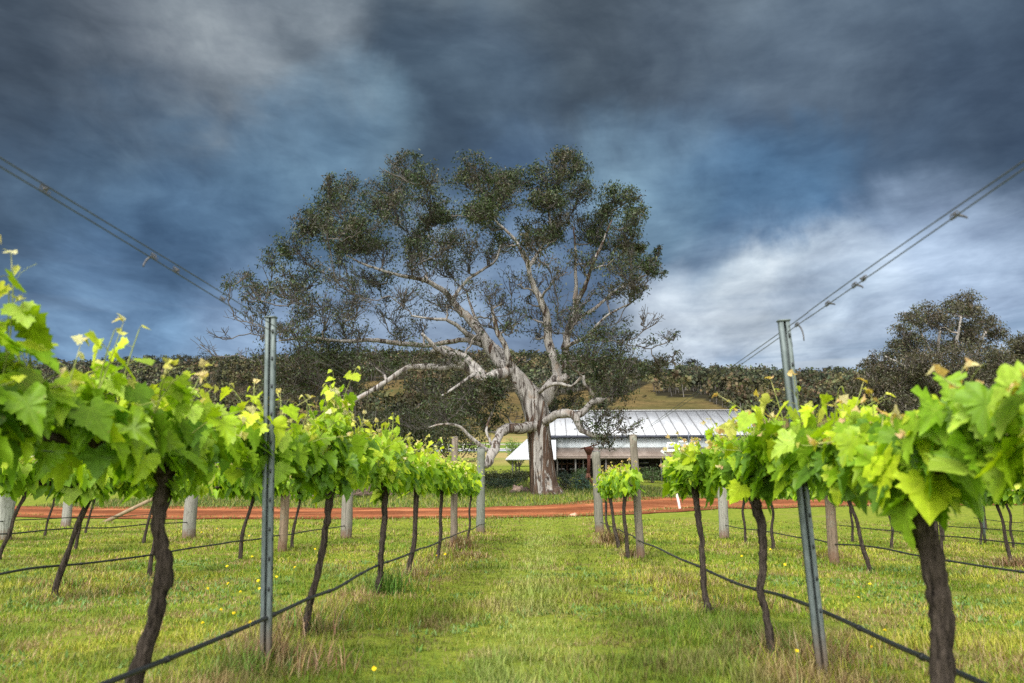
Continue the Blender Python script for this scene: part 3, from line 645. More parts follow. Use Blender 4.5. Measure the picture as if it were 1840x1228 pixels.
gum_tree(r3, l3, cl3, D3, 29, .24, .022, 17, [(.048, .052, .02), (.056, .054, .024), (.046, .043, .022)], (.12, .105, .10), 1.6)

def bush(name, label, cat, pos, w, h, seed, cols, n=1600, leaf=.1, group=None, stem=.15, lobes=9, mat='gum_leaf', droop=.3):
    """a shrub or small tree: several leaf lobes on stems"""
    rng = np.random.default_rng(seed); r = thing(name, label, cat, pos, group)
    tw, fo = Geo(), Geo()
    for k in range(lobes):
        a = rng.uniform(0, 6.28); q = rng.uniform(.1, .72) * w / 2
        zc = h * (stem + (1 - stem) * rng.uniform(.25, .78) * (1 - .45 * (q / (w / 2)) ** 2))
        c = np.array([math.cos(a) * q, math.sin(a) * q, zc]); R = np.array([w * .2, w * .2, h * .22]) * rng.uniform(.7, 1.3)
        st = np.array([c[0] * .1, c[1] * .1, 0])
        tube(tw, bez(st, st * .4 + c * .6 + np.array([0, 0, -.15 * h]), c, 6), np.linspace(.02 * h ** .8, .006 * h ** .8, 6), 5, (.10, .085, .07), False)
        m = n // lobes; u = nrm(rng.normal(size=(m, 3))) * rng.uniform(.35, 1.05, (m, 1)) ** .6
        pos_ = c + u * R + rng.normal(size=(m, 3)) * .07 * w * .5
        pos_[:, 2] = np.maximum(pos_[:, 2], .02)
        scatter_leaves(fo, pos_, leaf, rng, leafcols(rng, m, cols, .3), droop, .42)
        for _ in range(5):
            e = c + nrm(rng.normal(size=3)) * R * .9
            tube(tw, bez(c - np.array([0, 0, R[2] * .5]), (c + e) / 2, e, 4), np.linspace(.008 * h ** .7, .003 * h ** .7, 4), 3, (.10, .085, .07), False)
    tw.build('stems', M['twig'], r); fo.build('foliage', M[mat], r)
    return r
OLV = [(.022, .030, .012), (.028, .037, .014), (.036, .038, .017)]
def at(px, d):
    x = P(px, 895, d)[0]; return (x, d, float(gz(x, d)))
for (px, d, w, h, lab, sd_) in [
    (668, 78, 7.6, 5.6, 'dark round bushy tree standing lowest behind the left vine row', 1),
    (740, 72, 7.0, 5.2, 'dark bushy tree left of the leaning low limb of the big gum', 2),
    (815, 84, 8.0, 6.4, 'dark olive bushy tree directly behind the low left limb of the big gum', 3),
    (600, 92, 8.0, 6.6, 'dark brownish bushy tree behind the left steel post', 4),
    (525, 86, 8.0, 6.2, 'dark scrubby tree farthest left behind the near vine leaves', 5),
    (1030, 88, 6.5, 6.8, 'dark tree rising just behind the shed ridge right of the gum trunk', 6)]:
    bush('bushy_tree', lab, 'tree', at(px, d), w, h, 40 + sd_, OLV, 5200, .26, 'dark bushy trees behind the big gum', .12, 14)
bush('round_shrub', 'bright green rounded shrub left of the shed roof', 'shrub', at(932, 72), 2.6, 2.9, 60, [(.09, .17, .03), (.12, .21, .04)], 2400, .13, None, .05)
for (px, py, d, w, h, lab, sd_, cols) in [
    (872, 0, 41, 2.2, .62, 'low dark blue green bush left of the gum trunk behind the end post', 1, [(.022, .04, .022), (.03, .05, .03)]),
    (912, 0, 42, 1.7, .75, 'low dark green bush close to the left foot of the gum trunk', 2, [(.022, .045, .025), (.03, .055, .03)]),
    (1020, 0, 40.5, 1.5, 1.0, 'leafy grey green bush at the right foot of the gum trunk', 3, [(.03, .05, .035), (.04, .06, .045)]),
    (1046, 0, 40.5, 1.0, .8, 'small blue green bush beside the weathered right end post', 4, [(.045, .085, .06), (.05, .095, .07)]),
    (838, 0, 43, 2.2, .55, 'low straggly dark bush farthest left of the gum trunk', 5, [(.025, .035, .022), (.035, .045, .03)]),
    (1040, 0, 50.5, 1.9, .8, 'clipped green shrub in front of the dark shed doorway', 6, [(.035, .065, .025), (.04, .07, .025)]),
    (1172, 0, 50.6, 2.4, 1.0, 'dark green hedge shrub in front of the shed wall near the white frame', 7, [(.04, .08, .02), (.05, .09, .025)]),
    (1140, 0, 50.4, 1.6, .7, 'low green shrub in front of the shed wall left of the hedge shrub', 8, [(.045, .085, .022), (.05, .09, .025)])]:
    bush('low_shrub', lab, 'shrub', at(px, d), w, h, 70 + sd_, cols, 1100, .09, 'low shrubs around the gum and shed', .0)
# low clipped hedge left of the trunk
def hedge():
    a = at(868, 47); b = at(948, 47); r = thing('hedge', 'low clipped dark hedge running left from the gum trunk to the lawn', 'hedge', a)
    rng = np.random.default_rng(5); n = 5200; fo, tw = Geo(), Geo(); L_ = b[0] - a[0]
    u = rng.uniform(0, 1, n); p = np.stack([u * L_, rng.uniform(-.35, .35, n), np.abs(rng.normal(.33, .16, n)) * (.8 + .4 * vnoise(u * 9, u * 0, 3))], 1)
    scatter_leaves(fo, p, .08, rng, leafcols(rng, n, [(.035, .05, .022), (.055, .07, .03), (.09, .1, .04)], .3), .1, .5)
    for k in range(24):
        x = rng.uniform(0, L_); tube(tw, [(x, 0, 0), (x + rng.normal() * .05, rng.normal() * .05, .25), (x + rng.normal() * .1, rng.normal() * .1, .5)], [.012, .01, .006], 4, (.09, .07, .06), False)
    tw.build('stems', M['twig'], r); fo.build('foliage', M['gum_leaf'], r)
hedge()

# ------------------------------------------------------------------ hillside woodland
def woodland():
    rng = np.random.default_rng(3); g = Geo()
    n = 60000; dd = 260 + (1190 - 260) * rng.uniform(0, 1, n) ** .85; px = rng.uniform(-80, 1920, n)
    x = (px - 985) / F * dd; z = gz(x, dd)
    pts = np.stack([x, dd, z], 1); v = pts - np.array([0, 0, CAMZ]); zc = v @ VF; qx = CX + F * (v @ VR) / zc; qy = CY - F * (v @ VU) / zc
    ok = qy < 752
    for pl in CLEAR: ok &= ~in_poly(qx, qy, pl)
    fb = fbm(x / 45, dd / 45, 21); f2 = fbm(x / 26, dd / 60, 24)
    ok &= (fb > .30); ok &= ~((dd > 1040) & (f2 < .47 + .10 * (x > 250)))
    idx = np.nonzero(ok)[0]; idx = idx[:7600]
    for i in idx:
        p_ = pts[i]; zone = fbm(p_[0] / 110, p_[1] / 140, 93); zone2 = fbm(p_[0] / 60, p_[1] / 60, 95)
        h = rng.uniform(5, 13) * (.55 + 1.0 * fbm(p_[0] / 70, p_[1] / 90, 91)) * (1.0 if dd[i] > 500 else .75); w = h * rng.uniform(.5, .8); p = pts[i]
        tone = np.array([(.032, .036, .020), (.044, .047, .023), (.056, .048, .031), (.024, .028, .020), (.054, .058, .028)][rng.integers(0, 4)]) * rng.uniform(.6, 1.6) * (.75 + 1.15 * zone2) * np.array([1 + .5 * (zone - .5), 1, 1 - .5 * (zone - .5)])
        nl = 4; m = 9
        for k in range(nl):
            c = p + np.array([rng.normal() * w * .22, rng.normal() * w * .22, h * rng.uniform(.45, .85)])
            q = c + rng.normal(size=(m, 3)) * np.array([w * .17, w * .17, h * .10])
            scatter_leaves(g, q, h * .19, rng, leafcols(rng, m, tuple(tone), .25), 0, .8)
        lean = rng.normal(size=3) * .06 * h; t0 = p + np.array([0, 0, -.5]); t1 = p + np.array([lean[0], lean[1], h * .7])
        tube(g, [t0, t1], [h * .026, h * .012], 3, np.array((.15, .14, .13)) * rng.uniform(.4, 1.3), False)
    return tag(g.build('hillside_woodland', M['far_leaf']), 'dark dense eucalypt woodland covering the far hill', 'woodland', None, 'stuff')
woodland()
def far_tree(px, d, h, w, label, seed, group=None, tone=(.024, .027, .021)):
    rng = np.random.default_rng(seed); p = at(px, d); r = thing('ridge_tree', label, 'tree', p, group)
    tw, fo = Geo(), Geo()
    tube(tw, [(0, 0, -1), (rng.normal() * .2, 0, h * .35), (rng.normal() * .4, 0, h * .75)], [h * .025, h * .018, h * .008], 5, (.10, .09, .08), False)
    for k in range(8):
        a = rng.uniform(0, 6.28); c = np.array([math.cos(a) * w * .3, math.sin(a) * w * .3, h * rng.uniform(.5, .92)])
        tube(tw, [(0, 0, h * .3), c], [h * .012, h * .004], 3, (.10, .09, .08), False)
        m = 34; scatter_leaves(fo, c + rng.normal(size=(m, 3)) * np.array([w * .13, w * .13, h * .06]), h * .085, rng, leafcols(rng, m, tone, .25), 0, .8)
    tw.build('trunk', M['twig'], r); fo.build('crown', M['far_leaf'], r)
for k, (px, h, w, lab) in enumerate([
    (176, 15, 22, 'wide dark tree on the left skyline just above the nearest vine leaves'),
    (208, 12, 12, 'small dark tree on the left skyline beside the widest one'),
    (246, 14, 22, 'flat topped dark tree on the left skyline above the vine leaves'),
    (318, 13, 15, 'round dark tree on the left skyline left of the open gap'),
    (352, 18, 26, 'broad dark tree on the left skyline nearest the left steel post'),
    (395, 11, 16, 'low dark tree on the left skyline under the bare twigs of the big gum')]):
    far_tree(px, 1120, h, w, lab, 90 + k, 'trees on the left skyline')
for k, (px, h, w, lab) in enumerate([
    (1246, 16, 14, 'tall dark tree on the ridge right of the big gum crown'),
    (1262, 18, 18, 'broad dark tree on the highest part of the right ridge'),
    (1428, 10, 12, 'small round tree on the skyline just right of the right steel post'),
    (1440, 10, 5, 'thin dark tree on the bare skyline right of the right steel post'),
    (1452, 8, 5, 'tiny dark tree on the bare skyline between two others'),
    (1461, 11, 12, 'dark domed tree alone on the bare right skyline'),
    (1502, 14, 14, 'dark tree on the skyline behind the pale shoot tips of the right row')]):
    far_tree(px, 1120, h, w, lab, 110 + k, 'trees on the right skyline')
bush('hill_bush', 'single dark round bush on the dry slope above the shed roof', 'bush', at(1178, 330), 34 * 330 / F, 5.0, 131, OLV, 2600, .55, None, 0.0, 10)
for k, (px, d, w, lab) in enumerate([(1217, 400, 1.6, 'tiny dark tussock on the dry slope right of the round bush'), (1210, 352, 1.7, 'tiny dark bush on the dry slope nearest the shed ridge'), (1132, 380, 3, 'small bush on the dry slope left of the round bush'), (1165, 500, 3.6, 'small dark bush on the dry slope at the edge of the wood')]):
    bush('hill_bush', lab, 'bush', at(px, d), w, w * .7, 140 + k, OLV, 160, .5, 'small bushes on the dry slope', 0, 4)
# ------------------------------------------------------------------ shed
def shed():
    D = 55.0
    Z = lambda py, d: P(985, py, d)[2]
    Xp = lambda px, d: P(px, 895, d)[0]
    gzv = float(gz(3, 54)) - .1
    r = thing('farm_shed', 'long low farm shed with pale iron roof and rusty verandah behind the gum tree', 'shed', (Xp(1100, D), D, gzv)); o = np.array(r.location)
    xl, xr = Xp(955, D), Xp(1371, D)
    ze, zr = Z(783, D), Z(741, D + 6)
    def G(): return Geo()
    # walls: front upper cladding, back, gables
    g = G(); zw0 = gzv
    g.box(np.array([(xl + xr) / 2, D + .1, (Z(824, D) + ze) / 2]) - o, (xr - xl - .3, .2, ze - Z(824, D)))
    g.box(np.array([(xl + xr) / 2, D + 11.8, (zw0 + ze) / 2]) - o, (xr - xl - .3, .2, ze - zw0))
    for x in (xl + .25, xr - .25):
        V = np.array([(x + s * .08, y, z) for s in (-1, 1) for y, z in ((D + .22, zw0), (D + 11.68, zw0), (D + 11.68, ze), (D + 6, zr - .12), (D + .22, ze))]) - o
        g.add(V, [np.array([[0, 1, 2, 3, 4], [9, 8, 7, 6, 5]]), np.array([[i, (i + 1) % 5, (i + 1) % 5 + 5, i + 5][::-1] for i in range(5)])])
    g.build('wall', M['wall_iron'], r)
    # roof
    g = G(); ov = .2; sl = (zr - ze) / 6
    for s in (0, 1):
        y0 = D - ov if s == 0 else D + 12 + ov
        V = np.array([(xl - .2, y0, ze - ov * sl), (xr + .2, y0, ze - ov * sl), (xr + .2, D + 6, zr), (xl - .2, D + 6, zr)]) - o
        V = np.concatenate([V, V + np.array([0, 0, .06])])
        fa = np.array([[4, 5, 6, 7], [3, 2, 1, 0], [0, 1, 5, 4], [1, 2, 6, 5], [2, 3, 7, 6], [3, 0, 4, 7]])
        g.add(V, fa if s == 0 else fa[:, ::-1])
    ro = g.build('roof', M['roof_iron'], r)
    tone = (.17, .175, .19)
    for k in range(21):
        x = xl + .1 + (xr - xl - .2) * k / 20; g = G()
        g.beam(np.array([x, D - ov - .02, ze - ov * sl + .085]) - o, np.array([x, D + 5.9, zr + .05]) - o, .05, .04, tone)
        g.build('roof_seam', M['paint'], ro)
    g = G(); g.box(np.array([(xl + xr) / 2, D + 6, zr + .09]) - o, (xr - xl + .4, .3, .07), (.30, .31, .33)); g.build('ridge_cap', M['paint'], ro)
    g = G(); g.box(np.array([(xl + xr) / 2, D - ov - .08, ze - ov * sl - .02]) - o, (xr - xl + .4, .12, .16), (.05, .055, .075)); g.build('gutter', M['paint'], ro)
    # verandah roof
    d2 = 52.4; g = G(); xa = Xp(985, d2); xb = xr
    V = np.array([(xa, d2, Z(821, d2)), (xb, d2, Z(821, d2)), (xb, D - .01, Z(806, D)), (xa, D - .01, Z(806, D))]) - o
    V = np.concatenate([V, V + np.array([0, 0, .05])]); fa = np.array([[4, 5, 6, 7], [3, 2, 1, 0], [0, 1, 5, 4], [1, 2, 6, 5], [2, 3, 7, 6], [3, 0, 4, 7]])
    g.add(V, fa); g.build('verandah_roof', M['porch_iron'], r)
    g = G(); g.box(np.array([(xa + xb) / 2, d2 - .05, Z(821.5, d2) - .06]) - o, (xb - xa, .08, .14), (.16, .13, .115)); g.build('fascia', M['paint'], r)
    # left hipped lean-to roof
    g = G(); d3 = 51.6
    A = np.array([Xp(908, d3), d3, Z(825, d3)]); B = np.array([Xp(1000, d3), d3, Z(825, d3)]); Cc = np.array([Xp(1000, D - .05), D - .05, Z(789, D)]); Dd = np.array([Xp(947, D - .05), D - .05, Z(789, D)]); E = np.array([Xp(908, d3), D + 8, Z(825, d3)]); E2 = np.array([Dd[0], D + 6, Dd[2]])
    V = np.array([A, B, Cc, Dd, E, E2]) - o; V2 = V - np.array([0, 0, .07])
    g.add(np.concatenate([V, V2]), np.array([[0, 1, 2, 3], [4, 0, 3, 5], [9, 8, 7, 6], [11, 9, 6, 10], [0, 6, 7, 1], [4, 10, 6, 0]]))
    g.build('lean_to_roof', M['roof_iron'], r)
    # posts
    for px, dd, py in [(921, d3 + .3, 826), (927, d3 + 2.2, 826), (933, d3 + 4.0, 826), (1002, d2 + .15, 822), (1035, d2 + .15, 822), (1049, d2 + .5, 822), (1090, d2 + .15, 822), (1132, d2 + .15, 822), (1190, d2 + .15, 822), (1250, d2 + .15, 822)]:
        x = Xp(px, dd); z1 = Z(py, d2 if px > 990 else d3) - .05; z0 = float(gz(x, dd)) - .2
        g = Geo(); g.box(np.array([x, dd, (z0 + z1) / 2]) - o, (.09, .09, z1 - z0), (.13, .125, .12)); g.build('verandah_post', M['paint'], r)
    # recessed dark front: boarded panels, door openings, windows
    zt = Z(824, D) - .02; z0 = gzv
    def panel(pa, pb, name, mat, dy=.15, col=(1, 1, 1), a=None, b=None, par=r):
        xa_, xb_ = Xp(pa, D), Xp(pb, D); g = G(); lo = z0 if a is None else a; hi = zt if b is None else b
        g.box(np.array([(xa_ + xb_) / 2, D + dy, (lo + hi) / 2]) - o, (xb_ - xa_ - .02, .1, hi - lo), col); return g.build(name, M[mat], par)
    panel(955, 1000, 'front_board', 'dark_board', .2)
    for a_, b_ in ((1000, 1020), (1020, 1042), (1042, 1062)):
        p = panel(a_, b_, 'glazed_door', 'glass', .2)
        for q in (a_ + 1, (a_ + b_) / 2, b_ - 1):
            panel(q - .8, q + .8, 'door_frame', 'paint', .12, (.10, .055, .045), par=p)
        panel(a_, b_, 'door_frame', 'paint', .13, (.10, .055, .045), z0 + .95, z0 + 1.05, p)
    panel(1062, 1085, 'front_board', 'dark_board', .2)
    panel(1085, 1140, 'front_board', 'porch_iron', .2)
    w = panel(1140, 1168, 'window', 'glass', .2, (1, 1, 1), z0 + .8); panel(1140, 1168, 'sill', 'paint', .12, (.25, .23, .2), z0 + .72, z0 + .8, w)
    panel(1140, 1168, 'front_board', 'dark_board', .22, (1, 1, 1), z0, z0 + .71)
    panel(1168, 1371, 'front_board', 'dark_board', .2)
    # pipe on roof edge
    for px in (1241, 1271):
        x = Xp(px, D - .5); g = G(); tube(g, np.array([(x, D - .55, ze - .5), (x, D - .55, ze + .15)]) - o, .03, 8, (.10, .12, .16)); g.build('downpipe', M['paint'], r)
shed()

def small_items():
    # white frame by the shed
    d = 51.0; p = at(1218, d); s = d / F; r = thing('white_frame', 'white painted frame of two open squares in front of the shed verandah', 'frame', p); o = np.array(p)
    Q = lambda px, py, dy=0: P(px, py, d + dy) - o
    W = (.72, .73, .74)
    for (x0, y0, x1, y1) in ((1199, 797, 1213, 809), (1219, 794, 1234, 808)):
        g = Geo()
        for a, b in (((x0, y0), (x1, y0)), ((x0, y1), (x1, y1)), ((x0, y0 + 2.3), (x0, y1 - 2.3)), ((x1, y0 + 2.3), (x1, y1 - 2.3))):
            g.beam(Q(*a), Q(*b), .10, .10, W)
        g.build('square_frame', M['paint'], r)
    g = Geo(); g.box(Q(1216, 811.5), (46 * s, .5, .07), W); g.build('ledge', M['paint'], r)
    for px in (1196, 1216, 1237):
        g = Geo(); a = Q(px, 813); b = a.copy(); b[2] = 0; g.beam(a, b, .05, .05, (.25, .25, .25)); g.build('leg', M['paint'], r)
    g = Geo(); g.beam(Q(1188, 810), Q(1199, 820), .06, .14, W); g.build('brace', M['paint'], r)
    # rusty implement
    d = 46.0; p = at(1058, d); o = np.array(p); r = thing('rusty_hopper', 'rust red iron hopper on a stem with a tilted top plate beside the gum trunk', 'hopper', p)
    K = (.085, .033, .024)
    g = Geo(); g.beam(P(1043, 807, d) - o, P(1073, 799.5, d) - o, .35, .05, K); g.build('top_plate', M['rust'], r)
    g = Geo(); tube(g, [P(1058, 804, d) - o, P(1058, 809, d) - o, P(1058, 818, d) - o], [.30, .26, .10], 10, K); g.build('funnel', M['rust'], r, True)
    g = Geo(); tube(g, [P(1058, 818, d) - o, P(1058, 835, d) - o, P(1057, 850, d) - o], [.10, .085, .10], 8, K); g.build('stem', M['rust'], r, True)
    for dx, dy in ((-.32, -.1), (.25, .1), (0, .3)):
        g = Geo(); a = P(1057, 850, d) - o; tube(g, [a, np.array([a[0] + dx * .4, dy * .4, a[2] * .5]), np.array([a[0] + dx, dy, 0])], [.08, .06, .09], 7, (.14, .065, .045)); g.build('foot', M['rust'], r, True)
    # rocks / stump at foot of gum
    rng = np.random.default_rng(4)
    for k, (px, py, s, c, lab) in enumerate([(932, 884, .27, (.33, .24, .20), 'pinkish rock lying at the left foot of the gum trunk'), (946, 885, .2, (.08, .06, .05), 'dark rock touching the gum trunk'), (922, 886, .13, (.12, .09, .075), 'small dark stone left of the pinkish rock'), (1030, 928, .10, (.42, .25, .18), 'pale stone lying on the red dirt road')]):
        p = gnd(px, py); g = Geo(); n = 7
        u = np.linspace(0, math.pi, n)[:, None]; v = np.linspace(0, 2 * math.pi, 11)[:-1][None]
        rr = s * (1 + .22 * rng.normal(size=(n, 10))); rr[0] = rr[0, 0]; rr[-1] = rr[-1, 0]
        V = np.stack([rr * np.sin(u) * np.cos(v) * 1.2, rr * np.sin(u) * np.sin(v), rr * np.cos(u) * np.ones_like(v) * .7 + s * .3], -1).reshape(-1, 3)
        i, j = np.meshgrid(np.arange(n - 1), np.arange(10), indexing='ij'); g.add(V, np.stack([i * 10 + j, (i + 1) * 10 + j, (i + 1) * 10 + (j + 1) % 10, i * 10 + (j + 1) % 10], -1).reshape(-1, 4), c)
        ob = g.build('rock', M['stone']); ob.location = p; tag(ob, lab, 'rock', 'stones by the gum and road')
    # plastic strip and tag
    p = gnd(1222, 916); ob = thing('plastic_strip', 'curved pinkish white plastic strip standing at the edge of the red road', 'strip', p); g = Geo()
    q = smooth_path([P(1213, 872, p[1]) - p, P(1215, 886, p[1]) - p, P(1219, 901, p[1]) - p, P(1222, 917, p[1]) - p], 14)
    tube(g, q, .05, 8, (.62, .50, .50))
    g.build('strip', M['paint'], ob)
    # paddock fence behind left
    y = 108; a = at(700, y); r = thing('rail_fence', 'white two rail paddock fence seen under the gum limbs left of the shed', 'fence', a); o = np.array(a)
    xs = np.linspace(P(700, 895, y)[0], P(990, 895, y)[0], 12)
    for x in xs:
        g = Geo(); z = float(gz(x, y)); g.box(np.array([x, y, z + .55]) - o, (.14, .14, 1.4), (.33, .325, .31)); g.build('fence_post', M['paint'], r)
    for h in (.55, 1.12):
        g = Geo()
        for k in range(11):
            g.beam(np.array([xs[k] + .071, y - .09, float(gz(xs[k], y)) + h]) - o, np.array([xs[k + 1] - .071, y - .09, float(gz(xs[k + 1], y)) + h]) - o, .05, .14, (.36, .355, .345))
        g.build('rail', M['paint'], r)
    # brush pile left beyond road
    p = at(630, 38); r = thing('brush_pile', 'heap of fallen dark sticks on the grass beyond the red road', 'sticks', p); g = Geo()
    for k in range(160):
        a = rng.normal(size=3) * np.array([1.1, .5, .05]); a[2] = abs(a[2]); e = a + np.array([rng.normal() * .7, rng.normal() * .3, abs(rng.normal()) * .35])
        tube(g, [a, (a + e) / 2 + rng.normal(size=3) * .06, e], [.025, .018, .008], 4, (.14, .10, .085), False)
    g.build('sticks', M['twig'], r)
small_items()

# ------------------------------------------------------------------ vines
half = [(.10, -.14), (.24, -.24), (.36, -.16), (.46, -.17), (.50, -.04), (.60, .06), (.52, .15), (.60, .30), (.50, .33), (.46, .44), (.34, .40), (.37, .55), (.30, .62), (.29, .74), (.19, .77), (.13, .92)]
oL = [(0, 0)] + half + [(0, 1.06)] + [(-x, y) for x, y in reversed(half)]
def leaf_template(ol, v=0):
    r_ = np.random.default_rng(v); fold = [.30, .55, .10, .38][v]; dr = [.22, .35, .12, .5][v]; V = [(0, .28, .02)]
    for i, (x, y) in enumerate(ol):
        q = 1 + (.10 * r_.normal() if i else 0)
        x, y = x * q * [1, .85, 1.12, .95][v], .28 + (y - .28) * q
        V.append((x, y, fold * abs(x) - dr * (y - .2) ** 2 + .05 * math.sin(i * [2.1, 1.3, 2.9, 1.8][v] + v)))
    n = len(ol); return np.array(V, float), [np.array([[0, 1 + i, 1 + (i + 1) % n] for i in range(n)])[:, ::-1]]
LT_HI = [leaf_template(oL, v) for v in range(4)]
oS = [(0, 0), (.28, -.22), (.5, -.08), (.56, .28), (.36, .42), (.28, .74), (0, 1.05), (-.28, .74), (-.36, .42), (-.56, .28), (-.5, -.08), (-.28, -.22)]
LT_LO = [leaf_template(oS, v) for v in range(4)]
G_OLD = np.array([(.12, .235, .010), (.155, .29, .012), (.195, .335, .012), (.10, .21, .018)])
G_MID = np.array([(.28, .43, .014), (.36, .48, .016), (.23, .39, .022), (.31, .45, .05)])
G_YNG = np.array([(.44, .52, .04), (.50, .52, .10), (.38, .48, .03)])
G_TIP = np.array([(.52, .50, .20), (.55, .46, .22), (.50, .50, .12), (.58, .56, .32)])
G_WARM = np.array([(.54, .42, .18), (.56, .38, .20), (.50, .38, .08), (.56, .50, .24)])
TALL = {201: [(-1.08, .70, 1.15), (-1.0, .68, 1.15), (-.95, .60, 1.15), (-.86, .52, 1.1), (-.78, .46, 1.1), (-.5, .4, 1)], 202: [(.12, .78, .95), (.15, .70, .95), (.09, .66, .95), (.14, .62, 1), (.11, .58, 1), (.17, .54, 1), (.07, .50, 1), (.22, .5, 1)], 203: [(.3, .62, .9), (.9, .62, .9)]}
def grapevine(base, label, seed, group, head=1.03, arms=(.95, .95), shoot=.5, tr=.028, hi=True, trace=None, dense=1.0, leaf=.115, lean=None, tip=.5, offs=0.0, cordon_r=.022, fork=None):
    rng = np.random.default_rng(seed); base = np.asarray(base, float)
    r = thing('grapevine', label, 'vine', base, group)
    # trunk
    if trace: q = np.array([list(P(px, py, base[1]) - base) + [rad * .74] for px, py, rad in trace])
    else:
        lx = rng.normal() * .07 if lean is None else lean; ly = rng.normal() * .08
        q = np.array([(0, 0, -.06, tr * 1.5), (rng.normal() * .012, 0, .1, tr * 1.1), (lx * .3 + rng.normal() * .018, ly * .3, .35, tr), (lx * .6 + rng.normal() * .022, ly * .6, .62, tr * .92), (lx, ly, .85, tr), (lx * 1.1, ly * 1.1, head - .03, tr * 1.25)])
    n = 52 if hi else 14; s = smooth_path(q, n)
    s[1:, :2] += np.stack([np.convolve(rng.normal(size=n), np.ones(3) / 3, 'same')[1:] for _ in range(2)], 1) * .0045
    s[:, 3] *= 1 + .09 * np.convolve(rng.normal(size=n), np.ones(2) / 2, 'same')
    bark = (.050, .040, .034)
    g = Geo(); tube(g, s[:, :3], s[:, 3], 18 if hi else 7, bark, True, .085 if hi else .05, seed, .09); g.build('trunk', M['vine_bark'], r, True)
    H = s[-1, :3].copy(); H[2] = max(H[2], head - .06)
    # cordon arms along the wire
    g = Geo(); ar = []
    for sg, L_ in ((-1, arms[0]), (1, arms[1])):
        if L_ <= 0: continue
        m = max(6, int(L_ / .08)); t = np.linspace(0, 1, m)
        x = H[0] * (1 - np.minimum(1, t * 1.8)) + offs * np.minimum(1, t * 1.8) + np.convolve(rng.normal(size=m), np.ones(3) / 3, 'same') * .014
        z = H[2] + (head + .02 - H[2]) * np.minimum(1, t * 4) + np.convolve(rng.normal(size=m), np.ones(3) / 3, 'same') * .014 + .0 * t
        pth = np.stack([x, H[1] + sg * t * L_, z], 1); pth[0] = H - np.array([0, 0, .03])
        rr = cordon_r * (1.15 - .5 * t) * (1 + .16 * rng.normal(size=m)); rr[0] *= 1.2
        tube(g, pth, rr, 9 if hi else 6, bark, True, .06, seed + 3); ar.append((pth, L_))
    if fork is not None:
        f = smooth_path(fork, 10); tube(g, f[:, :3], f[:, 3], 8, bark, True, .06, seed)
    g.build('cordon', M['vine_bark'], r, True)
    # shoots and leaves
    cn, pos, XA, YA, ZA, SC, CO = Geo(), [], [], [], [], [], []
    def put(p, o, size, age, vert=0.0):
        tipd = nrm(o * rng.uniform(.25, .8) + np.array([0, 0, -rng.uniform(.2, 1.3) + vert]) + rng.normal(size=3) * .22)
        nr = nrm(o * rng.uniform(.5, 1.1) + np.array([0, -.15, rng.uniform(.25, .9)]) + rng.normal(size=3) * .30)
        x = nrm(np.cross(tipd, nr)); z = np.cross(x, tipd)
        pos.append(p); XA.append(x); YA.append(tipd); ZA.append(z); SC.append((size * rng.uniform(.88, 1.12), size, size * rng.uniform(-.3, 1.7)))
        tab = G_OLD if age < .38 else G_MID if age < .72 else G_YNG if age < .9 else (G_WARM if 'right' in group else G_TIP)
        CO.append(tab[rng.integers(0, len(tab))] * rng.uniform(.8, 1.18))
    for pth, L_ in ar:
        ns = int(L_ / .060 * dense)
        extra = [(abs(a) / L_, h_, m_) for a, h_, m_ in TALL.get(seed, []) if (a < 0) == (pth[-1, 1] < pth[0, 1])]
        for k in range(ns + len(extra)):
            t = rng.uniform(.02, 1.03)
            if k >= ns: t = extra[k - ns][0]
            i = min(len(pth) - 1, int(t * (len(pth) - 1))); p0 = pth[i] + np.array([0, rng.normal() * .03, .01])
            ln = shoot * rng.uniform(.45, 1.12) * (1.18 if rng.uniform() < .06 else 1)
            if k >= ns: ln = extra[k - ns][1]
            out_ = rng.normal() * (.34 if k < ns else .08); dv = np.array([out_, rng.normal() * (.3 if k < ns else .08), 1.0])
            end = p0 + nrm(dv) * ln + np.array([np.sign(out_) * abs(out_) * .12, 0, -.12 * abs(out_)])
            ctrl = p0 + np.array([out_ * .25 * ln, 0, .55 * ln]) + rng.normal(size=3) * .03
            m = max(5, int(ln / .06)); c = bez(p0, ctrl, end, m)
            tube(cn, c, np.linspace(.0042, .0018, m), 5 if hi else 3, (.20, .24, .06), False)
            side = rng.choice([-1, 1])
            for j in range(m):
                f = j / (m - 1); side = -side
                a = rng.normal() * .75; o = np.array([side * math.cos(a), math.sin(a), 0])
                sz = leaf * (1.0 - .58 * max(0, f - .45) / .55) * rng.uniform(.75, 1.2) * (.85 if j == 0 else 1)
                if f > .93: sz *= .6
                pt = c[j] + o * sz * rng.uniform(.35, .75) + np.array([0, 0, sz * rng.uniform(0, .5)])
                if hi: tube(cn, bez(c[j], (c[j] + pt) / 2 + np.array([0, 0, .015]), pt, 3), .0014, 3, (.24, .25, .07), False)
                put(pt, o, sz, min(1, f * .80 + rng.uniform(-.08, .26)), .4 * max(0, f - .6))
            if rng.uniform() < tip:
                e = c[-1]; up = nrm(c[-1] - c[-2]); q2 = e + up * rng.uniform(.03, .08)
                tube(cn, [e, (e + q2) / 2, q2], [.0018, .0016, .0012], 4, (.36, .36, .14), False)
                for _ in range(3):
                    o = nrm(np.array([rng.normal(), rng.normal(), .6])); put(q2 + o * .008, o, leaf * rng.uniform(.14, .30), .97, .9)
                if hi and rng.uniform() < .6:
                    w0 = c[-2]; w1 = w0 + np.array([rng.normal() * .05, rng.normal() * .06, .08]); tube(cn, bez(w0, w0 + np.array([0, 0, .06]), w1, 5), .0009, 3, (.34, .38, .12), False)
